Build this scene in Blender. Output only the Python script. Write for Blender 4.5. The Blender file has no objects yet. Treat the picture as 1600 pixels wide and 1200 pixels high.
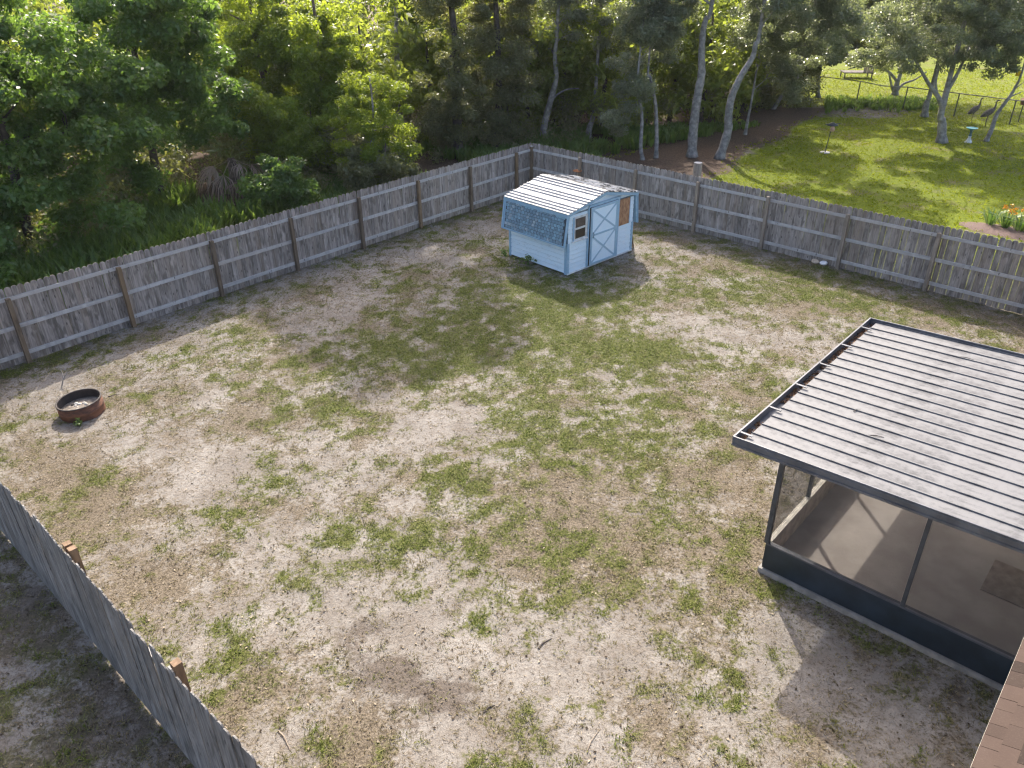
import bpy, bmesh, math, random
import numpy as np
from mathutils import Vector, Matrix, Euler
random.seed(7); rng = np.random.default_rng(7)
R = math.radians
S = bpy.context.scene
COL = S.collection
# ------------------------------------------------------------------ camera
FPX, PITCH, ROLL, CAMH = 1218.1, .5152, -.0088, 8.4078
cam = bpy.data.cameras.new('camera'); camo = bpy.data.objects.new('camera', cam); COL.objects.link(camo)
cam.sensor_width = 36; cam.lens = 36 * FPX / 1600; cam.clip_end = 2000; cam.clip_start = .1
camo.matrix_world = Matrix.Translation((0, 0, CAMH)) @ Matrix.Rotation(math.pi/2 - PITCH, 4, 'X') @ Matrix.Rotation(ROLL, 4, 'Z')
S.camera = camo
# ------------------------------------------------------------------ sky and sun
SUN = Vector((-.075, 1.24, 1)).normalized()
w = bpy.data.worlds.new('World'); S.world = w; w.use_nodes = True
nt = w.node_tree; bg = nt.nodes['Background']; sky = nt.nodes.new('ShaderNodeTexSky')
sky.sky_type = 'NISHITA'; sky.sun_disc = False
sky.sun_elevation = math.asin(SUN.z); sky.sun_rotation = math.atan2(SUN.x, SUN.y)
sky.air_density = .8; sky.dust_density = 5.0; sky.ozone_density = .3
nt.links.new(sky.outputs[0], bg.inputs[0]); bg.inputs[1].default_value = .15
sl = bpy.data.lights.new('sun', 'SUN'); sl.energy = 2.6; sl.angle = R(.55); sl.color = (1, .93, .82)
so = bpy.data.objects.new('sun', sl); COL.objects.link(so); so.rotation_euler = SUN.to_track_quat('Z', 'Y').to_euler()
S.view_settings.view_transform = 'Standard'; S.view_settings.look = 'None'; S.view_settings.gamma = 1
S.view_settings.exposure = 1.65
S.cycles.pixel_filter_type = 'BLACKMAN_HARRIS'; S.cycles.filter_width = 1.3
S.cycles.max_bounces = 8; S.cycles.diffuse_bounces = 5; S.cycles.transparent_max_bounces = 12

# ------------------------------------------------------------------ photograph pixel -> place (distance always from a surface it touches)
def ray(u, v):
    u = (u-800)/FPX; v = (v-600)/FPX; cr, sr = math.cos(ROLL), math.sin(ROLL)
    x = u*cr+v*sr; y = -u*sr+v*cr; c, s = math.cos(PITCH), math.sin(PITCH)
    return np.array([x, c-y*s, -s-y*c])
def G(u, v, z=0.):
    d = ray(u, v); t = (z-CAMH)/d[2]; return Vector((d[0]*t, d[1]*t, z))
def ATY(u, v, Y):
    d = ray(u, v); t = Y/d[1]; return Vector((d[0]*t, Y, CAMH+d[2]*t))

# ------------------------------------------------------------------ helpers
def tag(o, label=None, cat=None, group=None, kind=None):
    for k, v in (('label', label), ('category', cat), ('group', group), ('kind', kind)):
        if v: o[k] = v
    return o
def link(name, me, mat=None, parent=None):
    o = bpy.data.objects.new(name, me); COL.objects.link(o)
    if mat is not None and len(me.materials) == 0: me.materials.append(mat)
    if parent is not None: o.parent = parent
    return o
def empty(name, loc=(0, 0, 0), rz=0.):
    o = bpy.data.objects.new(name, None); COL.objects.link(o); o.location = loc; o.rotation_euler = (0, 0, rz)
    o.empty_display_size = .1; return o
def npmesh(name, V, F, smooth=False, attrs=None):
    V = np.asarray(V, np.float32); F = np.asarray(F, np.int32); n, k = F.shape
    me = bpy.data.meshes.new(name); me.vertices.add(len(V)); me.vertices.foreach_set('co', V.ravel())
    me.loops.add(n*k); me.loops.foreach_set('vertex_index', F.ravel())
    me.polygons.add(n); me.polygons.foreach_set('loop_start', np.arange(0, n*k, k, dtype=np.int32))
    me.polygons.foreach_set('loop_total', np.full(n, k, np.int32))
    if smooth: me.polygons.foreach_set('use_smooth', np.ones(n, bool))
    for a, val in (attrs or {}).items():
        at = me.attributes.new(a, 'FLOAT', 'POINT'); at.data.foreach_set('value', np.asarray(val, np.float32))
    me.update(calc_edges=True); return me
class MB:
    """collects simple shapes, then builds one mesh"""
    def __init__(s): s.V = []; s.F = []
    def add(s, V, F):
        o = len(s.V); s.V += [tuple(v) for v in V]; s.F += [tuple(i+o for i in f) for f in F]; return s
    def box(s, x0, x1, y0, y1, z0, z1, M=None):
        V = [Vector(v) for v in ((x0,y0,z0),(x1,y0,z0),(x1,y1,z0),(x0,y1,z0),(x0,y0,z1),(x1,y0,z1),(x1,y1,z1),(x0,y1,z1))]
        if M: V = [M @ v for v in V]
        return s.add(V, [(3,2,1,0),(4,5,6,7),(0,1,5,4),(1,2,6,5),(2,3,7,6),(3,0,4,7)])
    def beam(s, a, b, wd, th, up=(0, 0, 1)):
        a, b = Vector(a), Vector(b); d = (b-a); L = d.length; d.normalize()
        sd = d.cross(Vector(up)).normalized(); u = sd.cross(d)
        M = Matrix((sd, d, u)).transposed().to_4x4(); M.translation = a
        return s.box(-wd/2, wd/2, 0, L, -th/2, th/2, M)
    def prism(s, poly, h, M=None):
        n = len(poly); V = [Vector((p[0], 0, p[1])) for p in poly]+[Vector((p[0], h, p[1])) for p in poly]
        if M: V = [M @ v for v in V]
        return s.add(V, [tuple(range(n)), tuple(range(2*n-1, n-1, -1))]+[(i, i+n, (i+1) % n+n, (i+1) % n) for i in range(n)])
    def tube(s, P, r, n=8, cap=True):
        P = [Vector(p) for p in P]; V = []; F = []
        for i, p in enumerate(P):
            d = (P[min(i+1, len(P)-1)]-P[max(i-1, 0)]).normalized()
            a = d.cross(Vector((0, 1, 0)) if abs(d.y) < .9 else Vector((1, 0, 0))).normalized(); b = d.cross(a)
            for k in range(n):
                t = 2*math.pi*k/n; V.append(p+(a*math.cos(t)+b*math.sin(t))*r[i])
        for i in range(len(P)-1):
            for k in range(n): F.append((i*n+k, i*n+(k+1) % n, (i+1)*n+(k+1) % n, (i+1)*n+k))
        if cap: F += [tuple(range(n-1, -1, -1)), tuple(range((len(P)-1)*n, len(P)*n))]
        return s.add(V, F)
    def lathe(s, prof, n=20, c=(0, 0, 0)):
        V = []; F = []
        for r, z in prof:
            for k in range(n): t = 2*math.pi*k/n; V.append((c[0]+r*math.cos(t), c[1]+r*math.sin(t), c[2]+z))
        for i in range(len(prof)-1):
            for k in range(n): F.append((i*n+k, i*n+(k+1) % n, (i+1)*n+(k+1) % n, (i+1)*n+k))
        return s.add(V, F)
    def mesh(s, name, smooth=False, fix=True):
        me = bpy.data.meshes.new(name); me.from_pydata(s.V, [], s.F)
        if fix:
            b = bmesh.new(); b.from_mesh(me); bmesh.ops.recalc_face_normals(b, faces=b.faces); b.to_mesh(me); b.free()
        if smooth: me.polygons.foreach_set('use_smooth', [True]*len(me.polygons))
        me.update(); return me
    def build(s, name, mat, parent=None, smooth=False): return link(name, s.mesh(name, smooth), mat, parent)
# value noise on arrays
TAB = rng.random((256, 256)).astype(np.float32)
def vnoise(x, y):
    xi = np.floor(x).astype(int); yi = np.floor(y).astype(int); fx = x-xi; fy = y-yi
    fx = fx*fx*(3-2*fx); fy = fy*fy*(3-2*fy)
    a = TAB[xi & 255, yi & 255]; b = TAB[(xi+1) & 255, yi & 255]; c = TAB[xi & 255, (yi+1) & 255]; d = TAB[(xi+1) & 255, (yi+1) & 255]
    return (a*(1-fx)+b*fx)*(1-fy)+(c*(1-fx)+d*fx)*fy
def fbm(x, y, f=1., o=4, seed=0):
    s = 0; a = .5; t = 0
    for i in range(o):
        s = s+a*vnoise(x*f+17.3*i+seed*31.7, y*f+9.1*i+seed*57.1); t += a; f *= 2.03; a *= .55
    return s/t
def sstep(a, b, x): t = np.clip((x-a)/(b-a), 0, 1); return t*t*(3-2*t)

# ------------------------------------------------------------------ materials
class NB:
    def __init__(s, name):
        s.m = bpy.data.materials.new(name); s.m.use_nodes = True; s.t = s.m.node_tree; s.b = s.t.nodes['Principled BSDF']
        s.out = s.t.nodes['Material Output']
    def n(s, typ, **kw):
        nd = s.t.nodes.new(typ)
        for k, v in kw.items():
            if hasattr(nd, k): setattr(nd, k, v)
        return nd
    def l(s, a, b): s.t.links.new(a, b)
    def setv(s, sock, v):
        if isinstance(v, bpy.types.NodeSocket): s.l(v, sock)
        else: sock.default_value = (*v, 1) if isinstance(v, tuple) and len(v) == 3 and sock.type == 'RGBA' else v
    def noise(s, vec, scale, detail=4, rough=.55, out='Fac'):
        nd = s.n('ShaderNodeTexNoise'); nd.inputs['Scale'].default_value = scale; nd.inputs['Detail'].default_value = detail
        nd.inputs['Roughness'].default_value = rough
        if vec is not None: s.l(vec, nd.inputs['Vector'])
        return nd.outputs[out]
    def ramp(s, f, lo, hi):
        nd = s.n('ShaderNodeMapRange'); nd.interpolation_type = 'SMOOTHSTEP'
        s.setv(nd.inputs['Value'], f); nd.inputs['From Min'].default_value = lo; nd.inputs['From Max'].default_value = hi
        return nd.outputs[0]
    def mix(s, f, a, b, mode='MIX'):
        nd = s.n('ShaderNodeMix'); nd.data_type = 'RGBA'; nd.blend_type = mode
        s.setv(nd.inputs[0], f); s.setv(nd.inputs[6], a); s.setv(nd.inputs[7], b); return nd.outputs[2]
    def math(s, op, a, b=0.):
        nd = s.n('ShaderNodeMath'); nd.operation = op; s.setv(nd.inputs[0], a); s.setv(nd.inputs[1], b); return nd.outputs[0]
    def coord(s, kind='Object', sc=(1, 1, 1), off=None):
        tc = s.n('ShaderNodeTexCoord'); mp = s.n('ShaderNodeMapping'); mp.inputs['Scale'].default_value = sc
        s.l(tc.outputs[kind], mp.inputs['Vector'])
        if off is not None: s.l(off, mp.inputs['Location'])
        return mp.outputs[0]
    def pos(s, sc=(1, 1, 1)):
        g = s.n('ShaderNodeNewGeometry'); mp = s.n('ShaderNodeMapping'); mp.inputs['Scale'].default_value = sc
        s.l(g.outputs['Position'], mp.inputs['Vector']); return mp.outputs[0]
    def attr(s, name): nd = s.n('ShaderNodeAttribute'); nd.attribute_name = name; return nd.outputs['Fac']
    def rand(s): return s.n('ShaderNodeObjectInfo').outputs['Random']
    def bump(s, h, strength=.3, dist=.02):
        nd = s.n('ShaderNodeBump'); nd.inputs['Strength'].default_value = strength; nd.inputs['Distance'].default_value = dist
        s.l(h, nd.inputs['Height']); s.l(nd.outputs[0], s.b.inputs['Normal'])
    def done(s, color=None, rough=.8, metal=0., spec=None):
        if color is not None: s.setv(s.b.inputs['Base Color'], color)
        s.setv(s.b.inputs['Roughness'], rough); s.setv(s.b.inputs['Metallic'], metal)
        if spec is not None: s.b.inputs['Specular IOR Level'].default_value = spec
        return s.m

def m_simple(name, col, rough=.7, metal=0., var=.25, scale=6., spec=None):
    b = NB(name); p = b.coord(); f = b.noise(p, scale, 5, .6)
    c = b.mix(b.ramp(f, .3, .75), tuple(x*(1-var) for x in col), tuple(min(1, x*(1+var)) for x in col))
    b.bump(b.noise(p, scale*6), .15, .004); return b.done(c, rough, metal, spec)
def m_wood(name, dark, mid, light, warm, axis='z', rough=.85):
    """weathered boards: every board object has its own tone and streaks"""
    b = NB(name); r = b.rand(); off = b.n('ShaderNodeCombineXYZ')
    b.l(b.math('MULTIPLY', r, 37.), off.inputs[0]); b.l(b.math('MULTIPLY', r, 91.), off.inputs[2])
    sc = {'z': (22, 22, 1.3), 'x': (1.3, 22, 22)}[axis]
    p = b.coord('Object', sc, off.outputs[0]); f = b.noise(p, 1.2, 6, .65)
    c = b.mix(b.ramp(f, .32, .68), dark, light); c = b.mix(.5, c, b.mix(b.ramp(r, .05, .8), dark, mid))
    p2 = b.coord('Object', (3, 3, 1.1), off.outputs[0]); blot = b.noise(p2, 1.5, 4)
    c = b.mix(b.math('MULTIPLY', b.ramp(blot, .52, .68), .6), c, light)
    c = b.mix(b.math('MULTIPLY', b.ramp(b.noise(p2, 2.3, 3), .50, .66), .75), c, dark)
    c = b.mix(b.math('MULTIPLY', b.ramp(b.math('FRACT', b.math('MULTIPLY', r, 7.13)), .55, 1.), .45), c, warm)
    kn = b.n('ShaderNodeTexVoronoi'); kn.inputs['Scale'].default_value = 1.; b.l(b.coord('Object', (9, 9, 3.2), off.outputs[0]), kn.inputs['Vector'])
    c = b.mix(b.math('MULTIPLY', b.ramp(kn.outputs['Distance'], .16, .08), .8), c, (.03, .025, .02))
    b.bump(f, .4, .006); return b.done(c, rough)
M = {}
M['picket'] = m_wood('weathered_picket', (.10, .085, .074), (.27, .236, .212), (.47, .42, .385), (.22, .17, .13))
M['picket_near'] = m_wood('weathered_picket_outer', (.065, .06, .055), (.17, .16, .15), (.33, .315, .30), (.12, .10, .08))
M['rail'] = m_wood('weathered_rail', (.31, .30, .295), (.42, .405, .40), (.52, .50, .49), (.38, .34, .31), 'x')
M['post'] = m_wood('brown_post', (.085, .06, .04), (.16, .115, .075), (.24, .18, .125), (.20, .125, .06))
M['post_grey'] = m_wood('grey_post', (.16, .13, .10), (.24, .20, .16), (.34, .29, .24), (.26, .19, .12))
M['post_orange'] = m_wood('orange_brown_post', (.13, .08, .045), (.22, .135, .08), (.30, .20, .125), (.2, .11, .06))
M['bark_grey'] = m_simple('grey_bark', (.25, .235, .22), .9, var=.45, scale=5)
M['bark_dark'] = m_simple('dark_bark', (.085, .07, .06), .9, var=.5, scale=5)
M['bark_brown'] = m_simple('brown_bark', (.14, .10, .075), .9, var=.5, scale=5)

def m_leaf(name, c1, c2, trans, tfac=.4, rough=.42, spec=.5):
    b = NB(name); t = b.attr('tint')
    c = b.mix(t, c1, c2); b.done(c, rough, 0, spec)
    tr = b.n('ShaderNodeBsdfTranslucent'); b.setv(tr.inputs[0], b.mix(t, tuple(x*.7 for x in trans), trans))
    mx = b.n('ShaderNodeMixShader'); mx.inputs[0].default_value = tfac
    b.l(b.b.outputs[0], mx.inputs[1]); b.l(tr.outputs[0], mx.inputs[2]); b.l(mx.outputs[0], b.out.inputs[0]); return b.m
M['leaf_dark'] = m_leaf('dark_green_leaves', (.055, .105, .033), (.125, .20, .06), (.24, .40, .05), .48)
M['leaf_bright'] = m_leaf('yellow_green_leaves', (.085, .135, .025), (.18, .25, .045), (.46, .56, .04), .55)
M['leaf_oak'] = m_leaf('grey_green_oak_leaves', (.12, .14, .09), (.235, .26, .17), (.34, .40, .14), .42, .34, .7)
M['leaf_vine'] = m_leaf('dusky_vine_leaves', (.10, .11, .06), (.20, .205, .115), (.36, .38, .08), .44)
M['leaf_wood'] = m_leaf('mixed_woodland_leaves', (.08, .125, .035), (.18, .23, .06), (.42, .50, .06), .52)
M['fern'] = m_leaf('fern_green', (.045, .09, .022), (.14, .22, .05), (.24, .36, .05), .45, .5)
M['grass_tuft'] = None
M['palm_green'] = m_leaf('palm_green', (.07, .11, .03), (.15, .19, .05), (.3, .38, .06), .35)
M['palm_dead'] = m_leaf('dead_palm', (.13, .09, .065), (.46, .37, .31), (.45, .32, .22), .3, .7, .2)
M['lily'] = m_leaf('lily_green', (.04, .10, .02), (.11, .20, .04), (.22, .38, .05), .35, .35)
M['flower'] = m_leaf('orange_flower', (.55, .22, .012), (.65, .36, .02), (.8, .35, .02), .3)

def m_grass():
    b = NB('yard_grass'); t = b.attr('tint'); g = b.attr('green')
    cg = b.mix(t, (.045, .078, .009), (.155, .185, .026)); cs = b.mix(t, (.085, .066, .036), (.26, .22, .13))
    c = b.mix(g, cs, cg); b.done(c, .7, 0, .2)
    tr = b.n('ShaderNodeBsdfTranslucent'); b.setv(tr.inputs[0], b.mix(g, (.35, .28, .14), (.24, .32, .04)))
    mx = b.n('ShaderNodeMixShader'); mx.inputs[0].default_value = .3
    b.l(b.b.outputs[0], mx.inputs[1]); b.l(tr.outputs[0], mx.inputs[2]); b.l(mx.outputs[0], b.out.inputs[0]); return b.m
M['grass_tuft'] = m_grass()
def m_ground():
    b = NB('ground'); p = b.pos(); gr = b.attr('grass'); lawn = b.attr('lawn'); lit = b.attr('litter'); st = b.attr('straw'); dk = b.attr('dirt')
    big = b.noise(p, .9, 5, .6); mid = b.noise(p, 4.2, 5, .65); fine = b.noise(p, 15, 6, .72); grit = b.noise(p, 48, 4, .65); fib = b.noise(p, 34, 6, .75)
    def dev(a, k): return b.math('MULTIPLY', b.math('SUBTRACT', a, .5), k)
    sand = b.mix(b.ramp(big, .35, .65), (0.176, 0.159, 0.140), (0.245, 0.228, 0.206))
    sand = b.mix(b.math('MULTIPLY', b.ramp(mid, .42, .62), .5), sand, (0.151, 0.128, 0.105))
    sand = b.mix(b.math('MULTIPLY', b.ramp(fine, .5, .66), .65), sand, (0.118, 0.096, 0.076))
    straw = b.mix(b.ramp(fib, .36, .62), (0.065, 0.051, 0.035), (0.181, 0.151, 0.113))
    c = b.mix(b.ramp(b.math('ADD', b.math('ADD', st, dev(mid, .9)), dev(fine, 1.5)), .30, .66), sand, straw)
    green = b.mix(b.ramp(fib, .34, .64), (0.034, 0.043, 0.010), (0.120, 0.125, 0.038))
    c = b.mix(b.ramp(b.math('ADD', b.math('ADD', gr, dev(mid, .8)), dev(fine, 1.6)), .40, .78), c, green)
    dirt = b.mix(b.ramp(grit, .35, .65), (0.058, 0.047, 0.040), (0.131, 0.107, 0.086))
    c = b.mix(b.math('MULTIPLY', b.ramp(b.math('ADD', b.math('ADD', dk, dev(mid, .7)), dev(fine, 1.1)), .30, .75), .8), c, dirt)
    speck = b.ramp(grit, .56, .67); c = b.mix(b.math('MULTIPLY', speck, .75), c, (0.052, 0.040, 0.028))
    lw = b.mix(b.ramp(fine, .3, .7), (0.060, 0.086, 0.006), (0.172, 0.202, 0.010))
    lw = b.mix(b.math('MULTIPLY', b.ramp(b.noise(p, .7, 4), .52, .70), .7), lw, (0.141, 0.118, 0.058))
    c = b.mix(b.ramp(b.math('ADD', lawn, dev(big, .7)), .35, .65), c, lw)
    lt = b.mix(b.ramp(fine, .35, .7), (0.045, 0.031, 0.023), (0.131, 0.091, 0.068))
    c = b.mix(b.ramp(b.math('ADD', lit, dev(big, .7)), .35, .65), c, lt)
    h = b.math('ADD', b.math('MULTIPLY', fine, .7), b.math('MULTIPLY', fib, .3)); b.bump(h, .7, .05)
    return b.done(c, .95, 0, .15)
M['ground'] = m_ground()

# ================================================================== FRAMEWORK OF THE PLACE
CX, CY, YAW, ANG = .8141, 30.2233, .8599, -1.6299
CORNER = Vector((CX, CY, 0)); DL = Vector((-math.cos(YAW), -math.sin(YAW), 0)); DR = Vector((math.cos(YAW+ANG), math.sin(YAW+ANG), 0))
NL = Vector((DL.y, -DL.x, 0)) if Vector((DL.y, -DL.x, 0)).dot(-CORNER) > 0 else Vector((-DL.y, DL.x, 0))   # into the yard
NR = Vector((DR.y, -DR.x, 0)) if Vector((DR.y, -DR.x, 0)).dot(-CORNER) > 0 else Vector((-DR.y, DR.x, 0))
NF0 = Vector((-8.51, 10.12, 0)); NF1 = Vector((-3.72, 5.76, 0)); DN = (NF1-NF0).normalized(); NN = Vector((-DN.y, DN.x, 0))  # into the yard
def sd(x, y, P, N): return (x-P.x)*N.x+(y-P.y)*N.y      # signed distance, + inside

# ------------------------------------------------------------------ ground sheet
def geo(a, b, n, p=2.6): t = np.linspace(0, 1, n) ** p; return a+(b-a)*t
xs = np.concatenate([geo(-17, -240, 22)[::-1][:-1], np.arange(-17, 15, .13), np.arange(15, 42, .4), geo(42, 240, 20)])
ys = np.concatenate([geo(2, -60, 10)[::-1][:-1], np.arange(2, 34, .13), np.arange(34, 80, .45), geo(80, 320, 14)])
GX, GY = np.meshgrid(xs, ys); nx, ny = len(xs), len(ys)
GREEN = [(600,545,1.5,.30),(690,500,1.2,.22),(820,480,1.5,.30),(900,540,1.5,.38),(1000,545,1.2,.30),(870,640,1.6,.28),(760,560,1.1,.2),(1080,550,.8,.3),(1000,690,1.2,.2),
  (590,800,.6,.42),(630,845,.55,.5),(735,760,.7,.35),(800,800,.7,.28),(450,895,.45,.4),(480,925,.4,.42),(370,1000,.5,.36),(745,985,.3,.5),(645,940,.4,.35),(540,860,.5,.32),
  (1000,915,.3,.35),(535,1088,.22,.45),(525,1045,.16,.4),(770,1000,.2,.4),(175,750,.35,.35),(480,850,.4,.25),(1050,800,.9,.14),(520,640,1.2,.16),(460,640,.8,.2),(820,1195,.5,.3),(920,1130,.25,.35),(430,1050,.5,.2),
  (920,460,1.2,.25),(1100,430,1.8,.22),(1270,450,2.2,.16),(1430,500,2,.18),(820,410,1.3,.25),(740,430,1,.2),(150,520,1.2,.1),(60,580,1.1,.1),(560,420,1.,.1),(700,355,1.2,.15),
  (1040,640,1,.18),(930,700,1.,.22),(760,650,.7,.1),(350,800,.8,.08),(90,1070,.6,.3),(120,1150,.5,.3),(60,1000,.4,.2)]
SANDY = [(700,660,.9,.5),(640,690,.7,.35),(300,740,.9,.42),(230,700,.8,.3),(90,680,.9,.35),(90,600,.8,.45),(1120,530,.8,.42),(1190,525,.7,.3),(1070,500,.6,.3),(960,575,.5,.36),(430,835,.5,.35),(520,765,.5,.3),(625,785,.35,.4),
  (730,600,.5,.2),(640,400,.7,.45),(560,470,.6,.2),(760,355,.7,.25),(690,400,.8,.2),(600,980,.9,.35),(700,1080,1.,.3),(870,1030,.8,.35),(1000,1010,.8,.2),(1000,1150,1.,.2),(700,920,.8,.22),(560,930,.5,.2),(1250,1080,.8,.2),(480,380,.8,.1),
  (1340,1130,.9,.35),(1440,1150,.7,.25),(1300,1000,.6,.25),(250,860,.8,.15),(40,1040,.5,.3),(180,960,.4,.2),(350,720,.7,.2)]
STRAW = [(950,800,1.6,.5),(1080,740,1.4,.45),(1100,900,1.3,.35),(100,760,1.3,.5),(250,930,1.1,.4),(350,580,1.5,.35),(450,560,1.2,.3),(200,820,1,.4),(500,1150,1.2,.35),(1000,1050,1,.25),(880,870,1,.4),(1250,430,2,.5),(1400,480,2,.5),(330,880,.8,.3),(420,690,1.2,.3),(1150,820,.8,.4),(30,700,1.,.3),(300,530,1.2,.2)]
DIRT = [(600,1030,.65,.5),(660,1060,.55,.45),(720,1090,.5,.3),(560,985,.4,.35),(1500,1080,.8,.35),(1420,1030,.6,.25),(1310,960,.4,.35),(60,950,.8,.35),(180,1100,.8,.35),(1040,905,.3,.25),(620,1120,.6,.3)]
GZONE = [(900, 500, 3.2, .08), (850, 620, 2.6, .06), (980, 440, 3, .07), (1080, 480, 3, .05)]
def blobs(L, x, y):
    s = np.zeros_like(x)
    for u, v, r, wt in L:
        c = G(u, v); s += wt*np.exp(-((x-c.x)**2+(y-c.y)**2)/(r*r))
    return s
def fields(x, y):
    iL = sd(x, y, CORNER, NL); iR = sd(x, y, CORNER, NR); iN = sd(x, y, NF0, NN)
    yard = sstep(-.1, .1, np.minimum(iL, iR))
    n1 = fbm(x, y, .55, 4, 1); n2 = fbm(x, y, 2.2, 4, 2); n3 = fbm(x, y, 1.1, 4, 3)
    n4 = fbm(x, y, 4.5, 4, 6); gr = .44+(n1-.5)*.5+(n2-.5)*.5+(n4-.5)*1.05+blobs(GREEN, x, y)*.55+blobs(GZONE, x, y)-blobs(SANDY, x, y)*.6
    st = .44+(n3-.5)*1.1+(n4-.5)*.4+blobs(STRAW, x, y)*.45-blobs(SANDY, x, y)*.55
    dk = blobs(DIRT, x, y)*(.5+1.4*sstep(.35, .65, n2))*.8
    # neighbour lawn right of the wood's edge and beyond the back-right fence
    e0, e1 = G(1095, 268), G(1300, 158); d = (e1-e0).normalized(); side = (x-e0.x)*d.y-(y-e0.y)*d.x
    wob = (fbm(x, y, .35, 3, 5)-.5)*3
    lawn = sstep(-.1, .25, -iR)*sstep(-.6, .9, side+wob*.5-.3)
    lawn = np.where(y > 47, sstep(-.1, .25, -iR)*sstep(14, 18, x+wob), lawn)
    lawn = lawn*(1-.36*sstep(.47, .66, fbm(x, y, .45, 4, 41)))
    # grass strip behind the left fence
    strip = sstep(0, .2, -iL)*(1-sstep(1.6, 4.5, -iL+wob*.6))*.55
    litter = (1-yard)*(1-lawn)*np.clip(sstep(.3, 3, -np.minimum(iL, iR)), 0, 1)
    bare = np.exp(-((x-19)**2/16+(y-45.5)**2/3))*.9     # worn soil along the chain-link fence
    lawn = lawn*(1-np.clip(bare, 0, .85)); litter = np.maximum(litter*(1-strip*.8), 0)
    gr = np.where(yard > .5, gr, .45+strip*.3); out = iN < 0
    gr = np.where(out & (yard > .5), gr+.06, gr); dk = np.where(out, dk+.42, dk)
    gr = gr+np.exp(-np.clip(iL, 0, 9)**2/.8)*.06
    return np.clip(gr, 0, 1), np.clip(lawn+(1-yard)*strip*.5, 0, 1), np.clip(litter, 0, 1), np.clip(st, 0, 1), np.clip(dk, 0, 1), yard, iL, iR, iN
gf = fields(GX, GY)
GZ = ((fbm(GX, GY, .5, 3, 8)-.5)*.05+(fbm(GX, GY, 3.1, 3, 9)-.5)*.03)*np.where((abs(GX) < 17) & (GY < 34), 1, 0)-.015
def gz(x, y):
    x = np.asarray(x, float); y = np.asarray(y, float)
    return ((fbm(x, y, .5, 3, 8)-.5)*.05+(fbm(x, y, 3.1, 3, 9)-.5)*.03)*np.where((abs(x) < 17) & (y < 34), 1, 0)-.015
idx = np.arange(nx*ny).reshape(ny, nx)
F = np.stack([idx[:-1, :-1], idx[:-1, 1:], idx[1:, 1:], idx[1:, :-1]], -1).reshape(-1, 4)
gme = npmesh('ground', np.stack([GX, GY, GZ], -1).reshape(-1, 3), F, True,
    dict(grass=gf[0].ravel(), lawn=gf[1].ravel(), litter=gf[2].ravel(), straw=gf[3].ravel(), dirt=gf[4].ravel()))
tag(link('ground', gme, M['ground']), kind='structure')

# ================================================================== FENCES
def picket_mesh(wd, h, th=.017):
    a = wd/2; poly = [(-a, 0), (a, 0), (a, h-.05), (a*.78, h-.018), (a*.35, h), (-a*.35, h), (-a*.78, h-.018), (-a, h-.05)]
    mb = MB(); mb.prism(poly, th); return mb.mesh('picket')
def plank(L, a, b, name='rail'):
    mb = MB(); mb.box(0, L, 0, a, 0, b); return mb.mesh(name)
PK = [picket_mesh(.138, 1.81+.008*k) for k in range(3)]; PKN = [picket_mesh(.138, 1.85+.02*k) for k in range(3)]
for m in PK: m.materials.append(M['picket'])
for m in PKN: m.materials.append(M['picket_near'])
def fence(name, label, P0, D, N, length, posts, pk, post_mat, ph, rails, gapfun=None, zfun=None, postside=1, pw=.095, dbl=()):
    """P0 + D*s runs along the pickets' yard face; N points into the yard"""
    root = empty(name, P0); tag(root, label, 'fence', 'fences round the yard')
    rz = math.atan2(D.y, D.x); flip = 1 if Vector((-D.y, D.x, 0)).dot(N) > 0 else -1   # local +y towards the yard?
    root.rotation_euler = (0, 0, rz); s = 0.; rr = random.Random(name+label)
    i = 0
    while s < length:
        g = gapfun(s, rr) if gapfun else rr.choice((.002, .003, .004, .006))
        o = link('picket', pk[rr.randrange(3)], None, root)
        z = zfun(s, rr) if zfun else rr.uniform(-.006, .006)
        o.location = (s+.07, -.017 if flip > 0 else 0, -.015+z); o.rotation_euler = (R(rr.uniform(-.5, .5)), R(rr.uniform(-.35, .35)), 0)
        s += .138+g; i += 1
    edges = [0.]+list(posts)+[length]
    for z0, z1 in rails:
        for a, b in zip(edges[:-1], edges[1:]):
            if b-a < .1: continue
            me = plank(b-a-.004, .038, z1-z0); me.materials.append(M['rail'])
            o = link('rail', me, None, root); o.location = (a+.002, .001 if flip > 0 else -.039, z0+rr.uniform(-.008, .008)); o.rotation_euler = (0, R(rr.uniform(-.15, .15)), 0)
    for k, p in enumerate(posts):
        for q in ([p, p+.16] if k in dbl else [p]):
            mb = MB(); h = ph+rr.uniform(-.02, .02); y0 = .042 if flip > 0 else -.042-pw
            mb.box(q-pw/2, q+pw/2, y0, y0+pw, -.03, h); me = mb.mesh('post'); me.materials.append(post_mat)
            # origin at the post foot so that its grain is its own
            o = link('post', me, None, root); o.rotation_euler = (0, 0, 0)
    return root
offL, spL, spR = .974, 2.512, 2.462
RAILS = [(.17, .26), (.83, .92), (1.50, 1.585)]
LP = [offL+spL*i for i in range(9)]
fence('wooden_fence', 'grey picket fence with dark brown posts along the woods, left of the shed', CORNER-NL*.0, DL, NL, 23.6, LP, PK, M['post'], 1.60, RAILS)
def gapR(s, rr): return rr.choice((.002, .003, .004, .006)) if s < 12.3 else rr.choice((.003, .006, .011, .014))
fence('wooden_fence', 'grey picket fence with pale posts between the shed and the green lawn', CORNER+DR*.03, DR, NR, 21.5, [spR*i-.03 for i in range(1, 9)], PK, M['post_grey'], 1.64, RAILS, gapR)
def zN(s, rr): return .03*math.sin(s*1.3)+rr.uniform(-.03, .03)
NB0 = NF0-DN*6.6
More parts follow.
